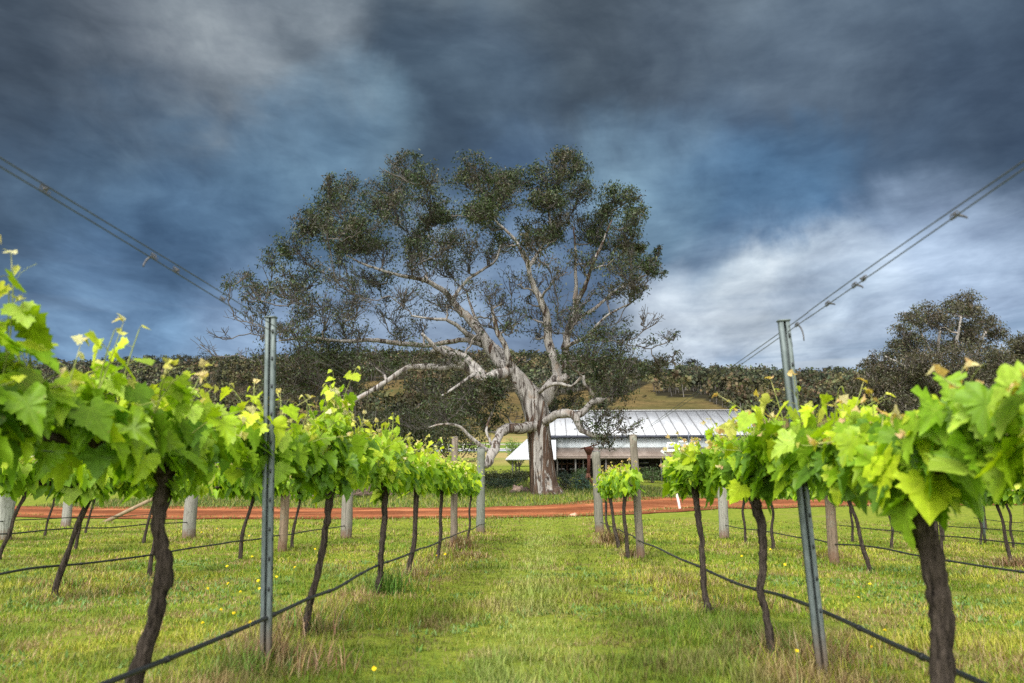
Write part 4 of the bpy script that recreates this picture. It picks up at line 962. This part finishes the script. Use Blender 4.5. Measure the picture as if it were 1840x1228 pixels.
        # leaves hanging about the cordon
        for k in range(int(L_ * 70 * dense)):
            i = rng.integers(0, len(pth)); sx_ = rng.choice([-1, 1]); a = rng.normal() * .6; o = np.array([sx_ * math.cos(a), math.sin(a), 0])
            put(pth[i] + o * rng.uniform(.02, .12) + np.array([0, rng.normal() * .04, rng.uniform(-.05, .16)]), o, leaf * rng.uniform(.75, 1.15), rng.uniform(0, .55), -.2)
    cn.build('canes', M['cane'], r)
    g = Geo(); uv = []; POS, XA, YA, ZA, SC, CO = map(np.array, (pos, XA, YA, ZA, SC, CO))
    pick = rng.integers(0, 4, len(POS))
    for v_ in range(4):
        tv, tf = (LT_HI if hi else LT_LO)[v_]; k = pick == v_; m = int(k.sum())
        V, fs = place(tv, tf, POS[k], XA[k], YA[k], ZA[k], SC[k]); nv = len(tv)
        edge = np.tile(1 + .22 * (np.hypot(tv[:, 0], tv[:, 1] - .3) - .35), m)[:, None]      # paler margins
        g.add(V, fs, np.clip(np.repeat(CO[k], nv, 0) * edge, 0, 1)); uv.append(np.tile(tv, (m, 1)))
    g.build('foliage', M['vine_leaf'], r, True, np.concatenate(uv))
    return r
XL, XR = -1.64, 1.28
ORD = ['nearest', 'second', 'third', 'fourth', 'fifth', 'sixth', 'seventh', 'eighth', 'ninth']
gl, gr = 'grapevines in the row left of the grass aisle', 'grapevines in the row right of the grass aisle'
b = onrow(XL - .05, 3.3)
grapevine(b, 'thick crooked grapevine nearest the camera left of the aisle', 201, gl, 1.05, (1.3, .95), .41, .04, True,
          [(224, 1330, .062), (228, 1270, .050), (240, 1228, .044), (262, 1165, .040), (284, 1090, .040), (295, 1025, .044), (288, 970, .038), (284, 920, .036), (292, 870, .042), (300, 838, .055)], 1.15, .118)
b = onrow(XL + .02, 5.55)
grapevine(b, 'leaning grapevine just behind the left steel post, with one tall upright shoot', 202, gl, 1.04, (1.1, 1.1), .50, .03, True,
          [(548, 1150, .045), (551, 1125, .034), (556, 1085, .030), (570, 1030, .030), (580, 985, .029), (586, 940, .028), (592, 900, .032), (596, 870, .04)], 1.05, .125)
b = onrow(XL, 7.95)
grapevine(b, 'dark straight grapevine left of the aisle with a green weed tuft at its foot', 203, gl, 1.04, (1.1, 1.0), .50, .03, True,
          [(674, 1075, .06), (680, 1058, .045), (683, 1030, .038), (686, 985, .036), (690, 945, .038), (691, 905, .038), (694, 875, .05)], 1.05, .125)
for k, (d, s, x) in enumerate([(9.9, 741, .05), (12.4, 790, .04), (14.9, 0, .02), (17.6, 846, 0)]):
    lab = ['grapevine left of the aisle with dark clean trunk, fourth along from the camera', 'grapevine left of the aisle with orange yellow flowers at its foot', 'grapevine left of the aisle mostly hidden beside the slim pale timber post', 'last thin grapevine left of the aisle beside the weathered end post'][k]
    grapevine(onrow(XL + x * .5, d), lab, 204 + k, gl, 1.06, (1.15, 1.2), .5, [.030, .027, .024, .024][k], False, None, 1.0, .125, [.05, .06, .0, .03][k])
b = onrow(XR, 2.7)
grapevine(b, 'thick dark grapevine nearest the camera right of the aisle', 221, gr, .99, (.85, 1.1), .23, .045, True,
          [(1706, 1420, .055), (1700, 1330, .046), (1695, 1250, .045), (1692, 1170, .042), (1690, 1100, .043), (1682, 1040, .047), (1668, 985, .048), (1655, 935, .048), (1645, 890, .055), (1642, 865, .062)], 1.5, .122, None, .7)
b = onrow(XR, 4.8)
grapevine(b, 'crooked grapevine left of the right steel post', 222, gr, 1.02, (1.05, 1.0), .36, .03, True,
          [(1392, 1195, .04), (1386, 1165, .030), (1378, 1110, .026), (1366, 1060, .026), (1370, 1010, .030), (1370, 960, .032), (1362, 920, .036), (1352, 890, .045)], 1.05, .12, None, .7)
b = onrow(XR, 6.75)
grapevine(b, 'grapevine right of the aisle bordering the empty gap in the row', 223, gr, 1.02, (1.0, 1.5), .38, .03, True,
          [(1276, 1100, .045), (1268, 1080, .032), (1264, 1040, .030), (1262, 985, .030), (1256, 935, .032), (1250, 895, .036), (1246, 870, .045)], 1.05, .12, None, .7)
for k, (d, dx, lab) in enumerate([(12.7, -.12, 'grapevine right of the aisle hugging the slim leaning timber post'), (15.1, -.05, 'short pale grapevine with dry grass at its foot right of the aisle'), (18.2, 0, 'farthest grapevine right of the aisle beside the mottled end post')]):
    grapevine(onrow(XR + dx, d), lab, 224 + k, gr, 1.02, [(.9, 1.0), (1.0, 1.1), (.9, .9)][k], .36, .03, False, None, 1.05, .115, [-.02, -.12, -.05][k])
# outer rows
def row(side, X, ds, name, seed, shoot=.38):
    grp = 'grapevines in the ' + name
    for k, (d, tw_) in enumerate(ds):
        w = ORD[k] + ' grapevine from the camera in the ' + name if len(ds) > 1 else 'single grapevine seen in the ' + name
        grapevine(onrow(X, d), w, seed + k, grp, 1.0, (1.08, 1.08), shoot, .026, False, None, 1.15, .125, tw_)
row(-1, -4.5, [(7.75, .22), (9.6, .12), (12.4, .14), (14.9, .12), (17.2, .05)], 'second row left of the aisle', 300, .42)
row(-1, -7.6, [(11.6, .2), (13.5, .22), (15.8, .15)], 'third row left of the aisle', 320)
row(-1, -10.6, [(15.0, .1), (17.6, .1), (19.2, .15)], 'fourth row left of the aisle', 330)
row(1, 4.0, [(9.0, 0), (10.95, -.14), (13.4, -.06), (15.5, 0), (17.6, 0)], 'second row right of the aisle', 340)
row(1, 6.6, [(11.2, .05), (12.6, -.1), (14.7, 0), (16.8, -.03), (18.9, -.04)], 'third row right of the aisle', 350)
row(1, 9.3, [(16.3, -.1), (17.6, -.05), (18.9, .1), (20.6, .1), (22.6, -.2)], 'fourth row right of the aisle', 360)
row(1, 12.2, [(20.5, 0), (22.4, .1), (24.4, 0)], 'fifth row right of the aisle', 370)

# ------------------------------------------------------------------ posts
def steel_post(px0, py0, px1, py1, d, label, seed):
    p0 = P(px0, py0, d); p0 = onrow(p0[0], d); p1 = P(px1, py1, d)
    r = thing('steel_post', label, 'post', p0, 'steel trellis posts'); h = p1[2] - p0[2]; ax = nrm(p1 - p0)
    rot = Vector((0, 0, 1)).rotation_difference(Vector(ax)); r.rotation_mode = 'QUATERNION'; r.rotation_quaternion = rot
    w, e, t, s = .027, .018, .0035, .006
    pr = [(-w, -e), (-s, -e), (-s, -e + t), (-w + t, -e + t), (-w + t, e - t), (w - t, e - t), (w - t, -e + t), (s, -e + t), (s, -e), (w, -e), (w, e), (-w, e)]
    L_ = np.linalg.norm(p1 - p0); zs = np.linspace(-.25, L_, 9); n = len(pr)
    V = np.array([(x, y, z) for z in zs for x, y in pr]); i, j = np.meshgrid(np.arange(8), np.arange(n), indexing='ij')
    g = Geo(); g.add(V, [np.stack([i * n + j, i * n + (j + 1) % n, (i + 1) * n + (j + 1) % n, (i + 1) * n + j], -1).reshape(-1, 4), np.array([[k + 8 * n for k in range(n)]])])
    g.build('channel', M['steel'], r)
    g = Geo(); g.box((0, 0, L_ + .004), (w * 2 + .010, e * 2 + .010, .007)); g.build('top_cap', M['steel'], r)
    for k in range(11):
        z = L_ - .08 - k * .155
        if z < .25: break
        for c_, q_ in (((w * .62, -e - .003, z), (.010, .006, .020)), ((w + .002, -e * .3, z - .05), (.004, .008, .022))):
            g = Geo(); g.box(c_, q_, (.03, .035, .04)); g.build('notch', M['paint'], r)
    return p1
pl = steel_post(478, 1185, 487, 572, 4.55, 'upright grey steel post beside the left vine row', 1)
pr_ = steel_post(1478, 1197, 1408, 578, 4.4, 'grey steel post leaning left beside the right vine row', 2)
def timber(px, d, X, top_px, rad, label, seed, col=(.2, .185, .165), lean=(0, 0), group='weathered timber trellis posts', cap=False, base=None):
    b = onrow(X, d); h = P(px, top_px, d)[2] - b[2]; rng = np.random.default_rng(seed)
    r = thing('timber_post', label, 'post', b, group); n = 16
    z = np.linspace(-.2, h, n); f = np.clip(z / h, 0, 1)
    pts = np.stack([lean[0] * f + rng.normal(size=n) * .003, lean[1] * f + rng.normal(size=n) * .003, z], 1)
    g = Geo(); tube(g, pts, rad * (1.06 - .10 * f), 14, col, True, .02, seed, .03); g.build('shaft', M['timber'], r, True)
    g = Geo(); tube(g, [pts[-1] + np.array([0, 0, .002]), pts[-1] + np.array([0, 0, .016])], [rad * 1.0, rad * .9], 14, (.11, .12, .135) if cap else (.2, .18, .16), True, .03, seed); g.build('end_grain', M['stone'], r)
timber(820, 14.6, XL + .02, 787, .058, 'slim pale timber post standing in the left row before the end post', 1, (.17, .14, .115))
timber(863, 21.6, -1.72, 806, .105, 'thick mottled timber end post of the row left of the aisle', 2, (.13, .14, .125), cap=True)
timber(1130, 12.75, 1.36, 783, .058, 'slim timber post leaning slightly in the right row', 3, (.165, .145, .12), (-.07, 0))
timber(1068, 22.2, 1.32, 812, .112, 'thick lichen blotched timber end post of the row right of the aisle', 4, (.14, .135, .115), (-.05, 0), cap=True)
timber(627, 18.9, -4.5, 800, .12, 'grey timber end post of the second row left of the aisle', 5)
timber(514, 14.2, -4.45, 800, .072, 'brownish timber post midway along the second row left of the aisle', 6, (.20, .15, .11))
timber(345, 17.8, -7.6, 790, .13, 'pale grey timber post showing right beside the nearest left vine trunk', 7, (.20, .195, .18))
timber(5, 16.3, -10.65, 800, .15, 'thick whitish post with brown foot at the left edge of the view', 8, (.27, .28, .26))
timber(120, 23.2, -13.4, 820, .12, 'grey post farthest left standing on the red road edge', 9, (.22, .215, .20))
timber(1288, 19.6, 3.98, 800, .105, 'pale timber end post of the second row right of the aisle', 10, (.22, .215, .195))
timber(1470, 12.2, 3.98, 800, .068, 'brown timber post midway along the second row right of the aisle', 11, (.19, .145, .11))
timber(1818, 11.9, 6.6, 800, .09, 'pale pinkish timber post in the third row right of the aisle', 12, (.23, .195, .165))
for k, (px, d, lab) in enumerate([(1613, 23.0, 'thin bluish steel stake between the far right rows'), (1762, 19.5, 'thin bluish steel stake half behind a vine in the far right rows')]):
    X = P(px, 895, d)[0]; b = onrow(X, d); g = Geo(); g.box((0, 0, .55), (.05, .035, 1.3)); g.box((0, .025, .55), (.012, .03, 1.3))
    o = g.build('steel_stake', M['steel']); o.location = b; tag(o, lab, 'stake', 'thin steel stakes in the far right rows')
def brace():
    a = gnd(190, 938); b = P(292, 888, a[1] + .2) ; r = thing('brace_post', 'round timber brace leaning from the grass towards the third left row post', 'brace', a)
    g = Geo(); dv = b - a; tube(g, [-.06 * dv, .5 * dv, dv], [.068, .062, .058], 12, (.20, .15, .10), True, .02, 3); o = g.build('shaft', M['twig'], r, True)
brace()
def yard_post():
    a = gnd(1090, 985)
yard_post()

# ------------------------------------------------------------------ wires and hoses
def strand(name, pts, rad, mat, col, label, cat, group, n=80, sag=.0, sides=6):
    p = smooth_path(pts, n); r = p[0].copy(); g = Geo(); tube(g, p - r, rad, sides, col); o = thing(name, label, cat, r, group)
    g.build('strand', M[mat], o, True); return o, p
WC = (.075, .08, .088)
def twin(X, ztop, post, far, names, seed, ties):
    rng = np.random.default_rng(seed); x0 = post[0]; d0 = post[1]
    for k, s in enumerate((-1, 1)):
        z = lambda d: ztop + s * .010
        pts = [(X + s * .003, d, ztop + s * (.0145 + .004 * math.sin(d * 1.7 + seed)) - .004 * math.sin(d * 1.3)) for d in (.9, 1.6, 2.2, 2.8, 3.4, 4.0, d0, d0 + 3, d0 + 8, far[1])]
        o, p = strand('trellis_wire', pts, .0023, 'wire', WC, names[k], 'wire', 'top wires of the trellis', 200)
        if k == 0:
            for d, ln, sgn in ties:
                i = int(np.argmin(abs(p[:, 1] - d))); c = p[i] - p[0] + np.array([.005, 0, .008]); g = Geo()
                for q in range(3):
                    t = np.linspace(0, 6.28, 9); tube(g, np.stack([np.cos(t) * .005 + c[0], c[1] + (q - 1) * .014 + t * .0022, np.sin(t) * .010 + c[2]], 1), .0018, 5, (.07, .07, .075), False)
                e = c + np.array([sgn * .02, -.03, -ln]); tube(g, bez(c, c + np.array([sgn * .03, 0, -.2 * ln]), e, 7), np.linspace(.0045, .003, 7), 6, (.06, .06, .065))
                g.build('tie', M['wire'], o)
twin(-1.50, 1.79, pl, (-1.70, 21.6, 1.86), ['left upper strand of the twin top wires running to the left steel post', 'right lower strand of the twin top wires running to the left steel post'], 1, [(3.02, .05, -1), (3.2, .012, 1), (2.3, .012, 1), (3.7, .012, 1)])
twin(1.275, 1.755, pr_, (1.32, 22.2, 1.80), ['left strand of the twin top wires running to the right steel post', 'right strand of the twin top wires running to the right steel post'], 2, [(2.55, .02, 1), (3.42, .02, 1), (3.3, .012, -1), (3.75, .012, 1), (4.22, .09, 1)])
for X, d0, d1, lab in ((XL, 1.2, 21.5, 'thin cordon wire hidden in the leaves left of the aisle'), (XR, 1.2, 22, 'thin cordon wire hidden in the leaves right of the aisle')):
    strand('cordon_wire', [(X, d0, 1.03), (X, (d0 + d1) / 2, 1.035), (X, d1, 1.03)], .002, 'wire', WC, lab, 'wire', 'cordon wires', 40)
HC = (.022, .024, .026)
def hose(X, d0, d1, h, label, seed, bend=(), rad=.0105):
    rng = np.random.default_rng(seed); n = int((d1 - d0) / .9) + 3; ds = np.linspace(d0, d1, n)
    pts = [(X + rng.normal() * .006, d, float(gz(X, d)) * .6 + h + rng.normal() * .006 - .008 * math.sin(d * 2.2)) for d in ds]
    for (i, x, z) in bend:
        pts = [(a + (x - X) * math.exp(-((d - i) / 2.0) ** 2), d, c + (z - h) * math.exp(-((d - i) / 2.0) ** 2)) for a, d, c in pts]
    o, p = strand('drip_hose', pts, rad, 'hose', HC, label, 'hose', 'drip irrigation hoses', n * 8, 0, 8)
    for d in np.arange(d0 + .4, min(d1, 14), .62):
        i = int(np.argmin(abs(p[:, 1] - d))); c = p[i] - p[0]; v = nrm(p[min(i + 1, len(p) - 1)] - p[i - 1])
        g = Geo(); tube(g, [c - v * .018, c + v * .018], [rad * 1.35, rad * 1.35], 8, (.015, .016, .018)); g.build('dripper', M['hose'], o)
    for q in range(1, int((d1 - d0) / 3)):
        pass
hose(-1.585, 1.2, 21.4, .255, 'black drip hose strung along the row left of the aisle', 1, [(4.6, -1.49, .245)])
hose(1.33, 1.2, 22.0, .275, 'black drip hose strung along the row right of the aisle', 2, [(4.4, 1.44, .285)])
hose(-4.5, 4.0, 18.8, .26, 'black drip hose along the second row left of the aisle', 3)
hose(-7.6, 7.0, 17.7, .36, 'black drip hose along the third row left of the aisle', 4)
hose(-10.6, 10, 22.5, .40, 'black drip hose along the fourth row left of the aisle', 5)
hose(4.0, 4.0, 19.5, .28, 'black drip hose along the second row right of the aisle', 6)
hose(6.6, 6.0, 20.5, .30, 'black drip hose along the third row right of the aisle', 7)
hose(9.3, 9.0, 23.0, .30, 'black drip hose along the fourth row right of the aisle', 8)
hose(12.2, 12.0, 25, .30, 'black drip hose along the fifth row right of the aisle', 9)

# ------------------------------------------------------------------ grass, tufts, flowers
BL_V = np.array([[-.5, 0, 0], [.5, 0, 0], [.32, .55, .10], [-.32, .55, .10], [0, 1, .38]], float); BL_F = [np.array([[0, 1, 2, 3]]), np.array([[3, 2, 4]])]
def patch_cols(x, y, rng):
    n = len(x); a = fbm(x * .8, y * .55, 31); b = fbm(x * 2.6, y * 2.6, 41); c = fbm(x * .5 + 7, y * .5, 51)
    gr_ = np.array([(.10, .18, .014), (.16, .235, .018), (.23, .28, .024), (.13, .215, .035)])[rng.integers(0, 4, n)]
    ye = np.array([(.30, .30, .04), (.34, .31, .07), (.26, .285, .03)])[rng.integers(0, 3, n)]
    st = np.array([(.33, .27, .13), (.26, .19, .09), (.20, .13, .07)])[rng.integers(0, 3, n)]
    f1 = np.clip((a - .42) / .2, 0, 1) * .75 + .08; f2 = np.clip((b - .47) / .16, 0, 1) * .68 + .06 + np.clip((c - .5) / .16, 0, 1) * .16
    k1 = rng.uniform(size=n) < f1; k2 = rng.uniform(size=n) < f2
    row_ = np.exp(-((x - XL) / .28) ** 2) + np.exp(-((x - XR) / .28) ** 2)                  # rough strip under the vines
    k2 |= rng.uniform(size=n) < row_ * .38
    col = np.where(k1[:, None], ye, gr_); col = np.where(k2[:, None], st, col)
    e = fbm(x * 1.4 + 3, y * 1.1, 61)
    deep = np.clip((e - .5) / .16, 0, 1)[:, None] * .55                # lusher, deeper green clumps
    col = col * (1 - deep) + deep * np.array((.06, .125, .014))
    lane = np.clip(np.exp(-((x + .82) / .26) ** 2) + np.exp(-((x - .48) / .26) ** 2), 0, 1)[:, None] * .75 * (y > 2)[:, None]   # wheel tracks
    col = col * (1 - lane) + lane * np.where(k2[:, None], (.10, .085, .03), (.085, .125, .018))
    mid_ = np.exp(-((x + .17) / .34) ** 2)[:, None] * .5
    col = col * (1 - mid_) + mid_ * np.array((.24, .29, .09))
    return col * rng.uniform(.78, 1.38, (n, 1))
def add_blades(g, x, y, h, w, rng, cols, lean=.5, z=None):
    n = len(x); z = gz(x, y) if z is None else z
    a = rng.uniform(0, 6.283, n); o = np.stack([np.cos(a), np.sin(a), np.zeros(n)], 1)
    Y = nrm(o * np.abs(rng.normal(0, lean, (n, 1))) + np.array([0, 0, 1.])); X = nrm(np.cross(Y, o + np.array([0, 0, .01]))); Z = np.cross(X, Y)
    V, fs = place(BL_V, BL_F, np.stack([x, y, z - .01], 1), X, Y, Z, np.stack([w, h, h], 1))
    g.add(V, fs, np.repeat(cols, 5, 0))
def lawn():
    rng = np.random.default_rng(77); g = Geo()
    for d0, d1, den, hh, ww in ((2.2, 4.5, 9500, .052, .0042), (4.5, 7, 6000, .052, .0055), (7, 11, 2600, .050, .0085), (11, 17, 1000, .050, .013), (17, 27.2, 340, .050, .02)):
        n = int(den * 1.36 * (d1 ** 2 - d0 ** 2) / 2 + 0); u = rng.uniform(size=n); d = np.sqrt(d0 ** 2 + u * (d1 ** 2 - d0 ** 2))
        x = d * rng.uniform(-.72, .64, n)
        bald = fbm(x * 1.7, d * 1.7, 61); keep = rng.uniform(size=n) < np.clip(1.15 - np.clip((bald - .58) / .14, 0, 1) * .5, 0, 1)
        keep &= rng.uniform(size=n) < np.clip((fbm(x * 6, d * 6, 64, 2) - .26) / .22, .12, 1)
        x, d = x[keep], d[keep]; n = len(x)
        tall = 1 - .2 * np.clip(np.exp(-((x + .82) / .26) ** 2) + np.exp(-((x - .48) / .26) ** 2), 0, 1) + 1.0 * np.clip((fbm(x * 1.1, d * 1.1, 71) - .5) / .2, 0, 1) + .9 * np.exp(-((x - XL) / .35) ** 2) + .7 * np.exp(-((x - XR) / .3) ** 2)
        add_blades(g, x, d, hh * rng.uniform(.45, 1.3, n) * tall, ww * rng.uniform(.7, 1.3, n), rng, patch_cols(x, d, rng), 1.0)
    # rough bank beyond the road and round the gum
    n = 46000; d = rng.uniform(31.5, 46, n); x = rng.uniform(-24, 20, n); cc = (fbm(x * .3, d * .3, 5))
    c_, e_ = FARE[:, 0], FARE[:, 1]
    k = d > np.interp(x, c_, e_) + rng.normal(size=n) * .18; x, d = x[k], d[k]; n = len(x)
    col = np.where((rng.uniform(size=n) < .35)[:, None], (.21, .19, .08), (.075, .12, .03)) * rng.uniform(.7, 1.3, (n, 1))
    add_blades(g, x, d, rng.uniform(.08, .26, n), np.full(n, .028), rng, col, .5)
    # ragged verges of the road
    for E_, sg in ((NEAR, -1), (FARE, 1)):
        n = 7000; u = rng.uniform(0, len(E_) - 1.001, n); i0 = u.astype(int); f_ = (u - i0)[:, None]; q = E_[i0, :2] * (1 - f_) + E_[i0 + 1, :2] * f_
        q = q[np.abs(q[:, 0]) < 26]; n = len(q); x = q[:, 0]; y = q[:, 1] + sg * (.45 * np.abs(rng.normal(size=n)) - .22 + .5 * (fbm(x * 1.1, x * 0 + 3, 8) - .5))
        col = np.where((rng.uniform(size=n) < .4)[:, None], (.24, .20, .09), (.11, .16, .025)) * rng.uniform(.7, 1.3, (n, 1))
        add_blades(g, x, y, rng.uniform(.05, .16, n), np.full(n, .022), rng, col, .8)
    # small broad-leaved weeds and clover
    n = 9000; d = np.sqrt(2.4 ** 2 + rng.uniform(size=n) * (12 ** 2 - 2.4 ** 2)); x = d * rng.uniform(-.7, .62, n)
    k = fbm(x * 1.3, d * 1.3, 81) > .53; x, d = x[k], d[k]; n = len(x)
    m = 5; X_ = np.repeat(x, m) + rng.normal(size=n * m) * .02; D_ = np.repeat(d, m) + rng.normal(size=n * m) * .02
    col = np.array([(.10, .19, .04), (.13, .22, .06), (.16, .25, .09)])[rng.integers(0, 3, n * m)] * rng.uniform(.8, 1.2, (n * m, 1))
    add_blades(g, X_, D_, rng.uniform(.03, .075, n * m), rng.uniform(.012, .024, n * m), rng, col, 1.4)
    tag(g.build('grass', M['grass']), 'short patchy green and straw coloured grass between the vine rows', 'grass', None, 'stuff')
lawn()
def tuft(px, py, label, h, w, n, cols, seed, lean=.6, group='grass tufts at trunks and posts'):
    p = gnd(px, py); rng = np.random.default_rng(seed); g = Geo()
    x = rng.normal(size=n) * w * .33; y = rng.normal(size=n) * w * .33
    add_blades(g, x, y, h * rng.uniform(.4, 1.15, n), np.full(n, max(.004, .0011 * p[1])) * rng.uniform(.7, 1.4, n), rng, leafcols(rng, n, cols, .25), lean, np.zeros(n))
    o = g.build('grass_tuft', M['grass']); o.location = p; tag(o, label, 'grass tuft', group)
GRN = [(.10, .20, .03), (.08, .17, .03), (.14, .23, .04)]; DRY = [(.30, .22, .12), (.24, .16, .09), (.20, .12, .07), (.34, .27, .15)]
tuft(700, 1066, 'lush green weed tuft at the foot of the dark straight left vine', .30, .35, 260, GRN, 1)
tuft(823, 988, 'dry straw tuft around the slim pale post of the left row', .32, .34, 420, DRY, 2)
tuft(838, 1002, 'flattened dry brown grass right of the slim pale post of the left row', .14, .5, 300, DRY, 3, 1.1)
tuft(1100, 978, 'dry reddish straw tuft at the foot of the short pale vine right of the aisle', .38, .36, 420, DRY, 4)
tuft(1135, 1002, 'dry grass at the foot of the slim leaning post right of the aisle', .16, .24, 160, DRY, 5)
tuft(478, 1190, 'dry brown grass at the foot of the left steel post', .26, .22, 300, DRY, 6)
tuft(1482, 1200, 'dry brown grass at the foot of the leaning right steel post', .24, .26, 300, DRY, 7)
tuft(552, 1140, 'mixed green and straw grass around the foot of the leaning left vine', .26, .34, 320, GRN + DRY, 8)
tuft(540, 1205, 'straw brown grass right of the left steel post', .20, .4, 300, DRY, 9, .8)
tuft(440, 1212, 'bright green grass tuft left of the left steel post', .17, .4, 260, GRN, 10, .8)
tuft(660, 1108, 'bright green weeds between two left vines', .15, .4, 240, GRN, 11, .9)
tuft(743, 1036, 'short dry grass at the foot of the fourth left vine', .14, .25, 160, DRY, 12)
tuft(1272, 1098, 'short straw grass at the foot of the vine beside the row gap', .12, .22, 160, DRY + GRN, 13)
tuft(1818, 1018, 'dry grass mound at the foot of the pale pinkish post', .20, .4, 260, DRY, 14)
tuft(118, 1058, 'pale grass around the foot of the forked second row vine', .2, .3, 240, DRY + GRN, 15)
tuft(1390, 1180, 'green grass clump at the foot of the crooked right vine', .2, .3, 220, GRN + DRY, 16)
def flower_mesh():
    hd, st = Geo(), Geo()
    for k in range(9):
        a = k * 6.283 / 9; o = np.array([math.cos(a), math.sin(a), 0]); t = np.array([-o[1], o[0], 0])
        hd.add([o * .002 - t * .003, o * .002 + t * .003, o * .012 + t * .005 + np.array([0, 0, .004]), o * .017 + np.array([0, 0, .003]), o * .012 - t * .005 + np.array([0, 0, .004])], np.array([[0, 1, 2, 3, 4]]), (.88, .68, .02))
    for k in range(6):
        a = k * 1.047 + .3; o = np.array([math.cos(a), math.sin(a), 0]); t = np.array([-o[1], o[0], 0])
        hd.add([-t * .002, t * .002, o * .006 + t * .003 + np.array([0, 0, .012]), o * .009 + np.array([0, 0, .013]), o * .006 - t * .003 + np.array([0, 0, .012])], np.array([[0, 1, 2, 3, 4]]), (.90, .74, .03))
    return hd, st
FL = [(519, 912), (530, 941), (566, 987), (436, 976), (448, 963), (453, 1001), (408, 1018), (530, 1020), (497, 1037), (373, 1058), (410, 1049), (432, 1064), (464, 1044), (472, 1049), (466, 1058), (474, 1079), (450, 1118), (397, 1096), (420, 1102), (364, 1120), (390, 950), (370, 918), (362, 957), (1384, 988), (1333, 1000), (1410, 1015), (1563, 1050), (1590, 1133), (1542, 1074), (1567, 1163), (1432, 1170), (1370, 1085), (672, 1202), (785, 999), (800, 996)]
def flowers():
    hd, st = flower_mesh(); proto_h = None; rng = np.random.default_rng(12)
    for k, (px, py) in enumerate(FL):
        zh = rng.uniform(.16, .34) if k not in (33, 34) else .10
        r_ = ray(px, py); t = (zh - CAMZ) / r_[2]; hp = np.array([0, 0, CAMZ]) + r_ * t; b = onrow(hp[0], hp[1])
        left = px < 900
        r = thing('wildflower', ('small yellow wildflower on a thin stem in the grass near the left rows' if left else 'small yellow wildflower on a thin stem in the grass near the right rows'), 'flower', b, 'yellow wildflowers left' if left else 'yellow wildflowers right')
        if k in (33, 34): r['label'] = 'low orange yellow flower at the foot of a left row vine'; r['group'] = 'orange flowers'
        if k == 32: r['label'] = 'small yellow wildflower alone at the bottom of the aisle'; r['group'] = 'lone wildflower'
        hh = hp[2] - b[2]
        g = Geo(); tube(g, [(0, 0, -.02), (rng.normal() * .012, rng.normal() * .012, hh * .5), (0, 0, hh)], [.0022, .0018, .0014], 4, (.16, .22, .06), False); g.build('stem', M['cane'], r)
        if proto_h is None: o = hd.build('flower_head', M['petal'], r); proto_h = o
        else: o = proto_h.copy(); COL.objects.link(o); o.parent = r
        s = .48 + .075 * max(0, min(8, hp[1] - 3.5)); o.location = (0, 0, hh); o.scale = (s, s, s); o.rotation_euler = (rng.uniform(.2, .9), rng.normal() * .3, rng.normal() * .4)
flowers()
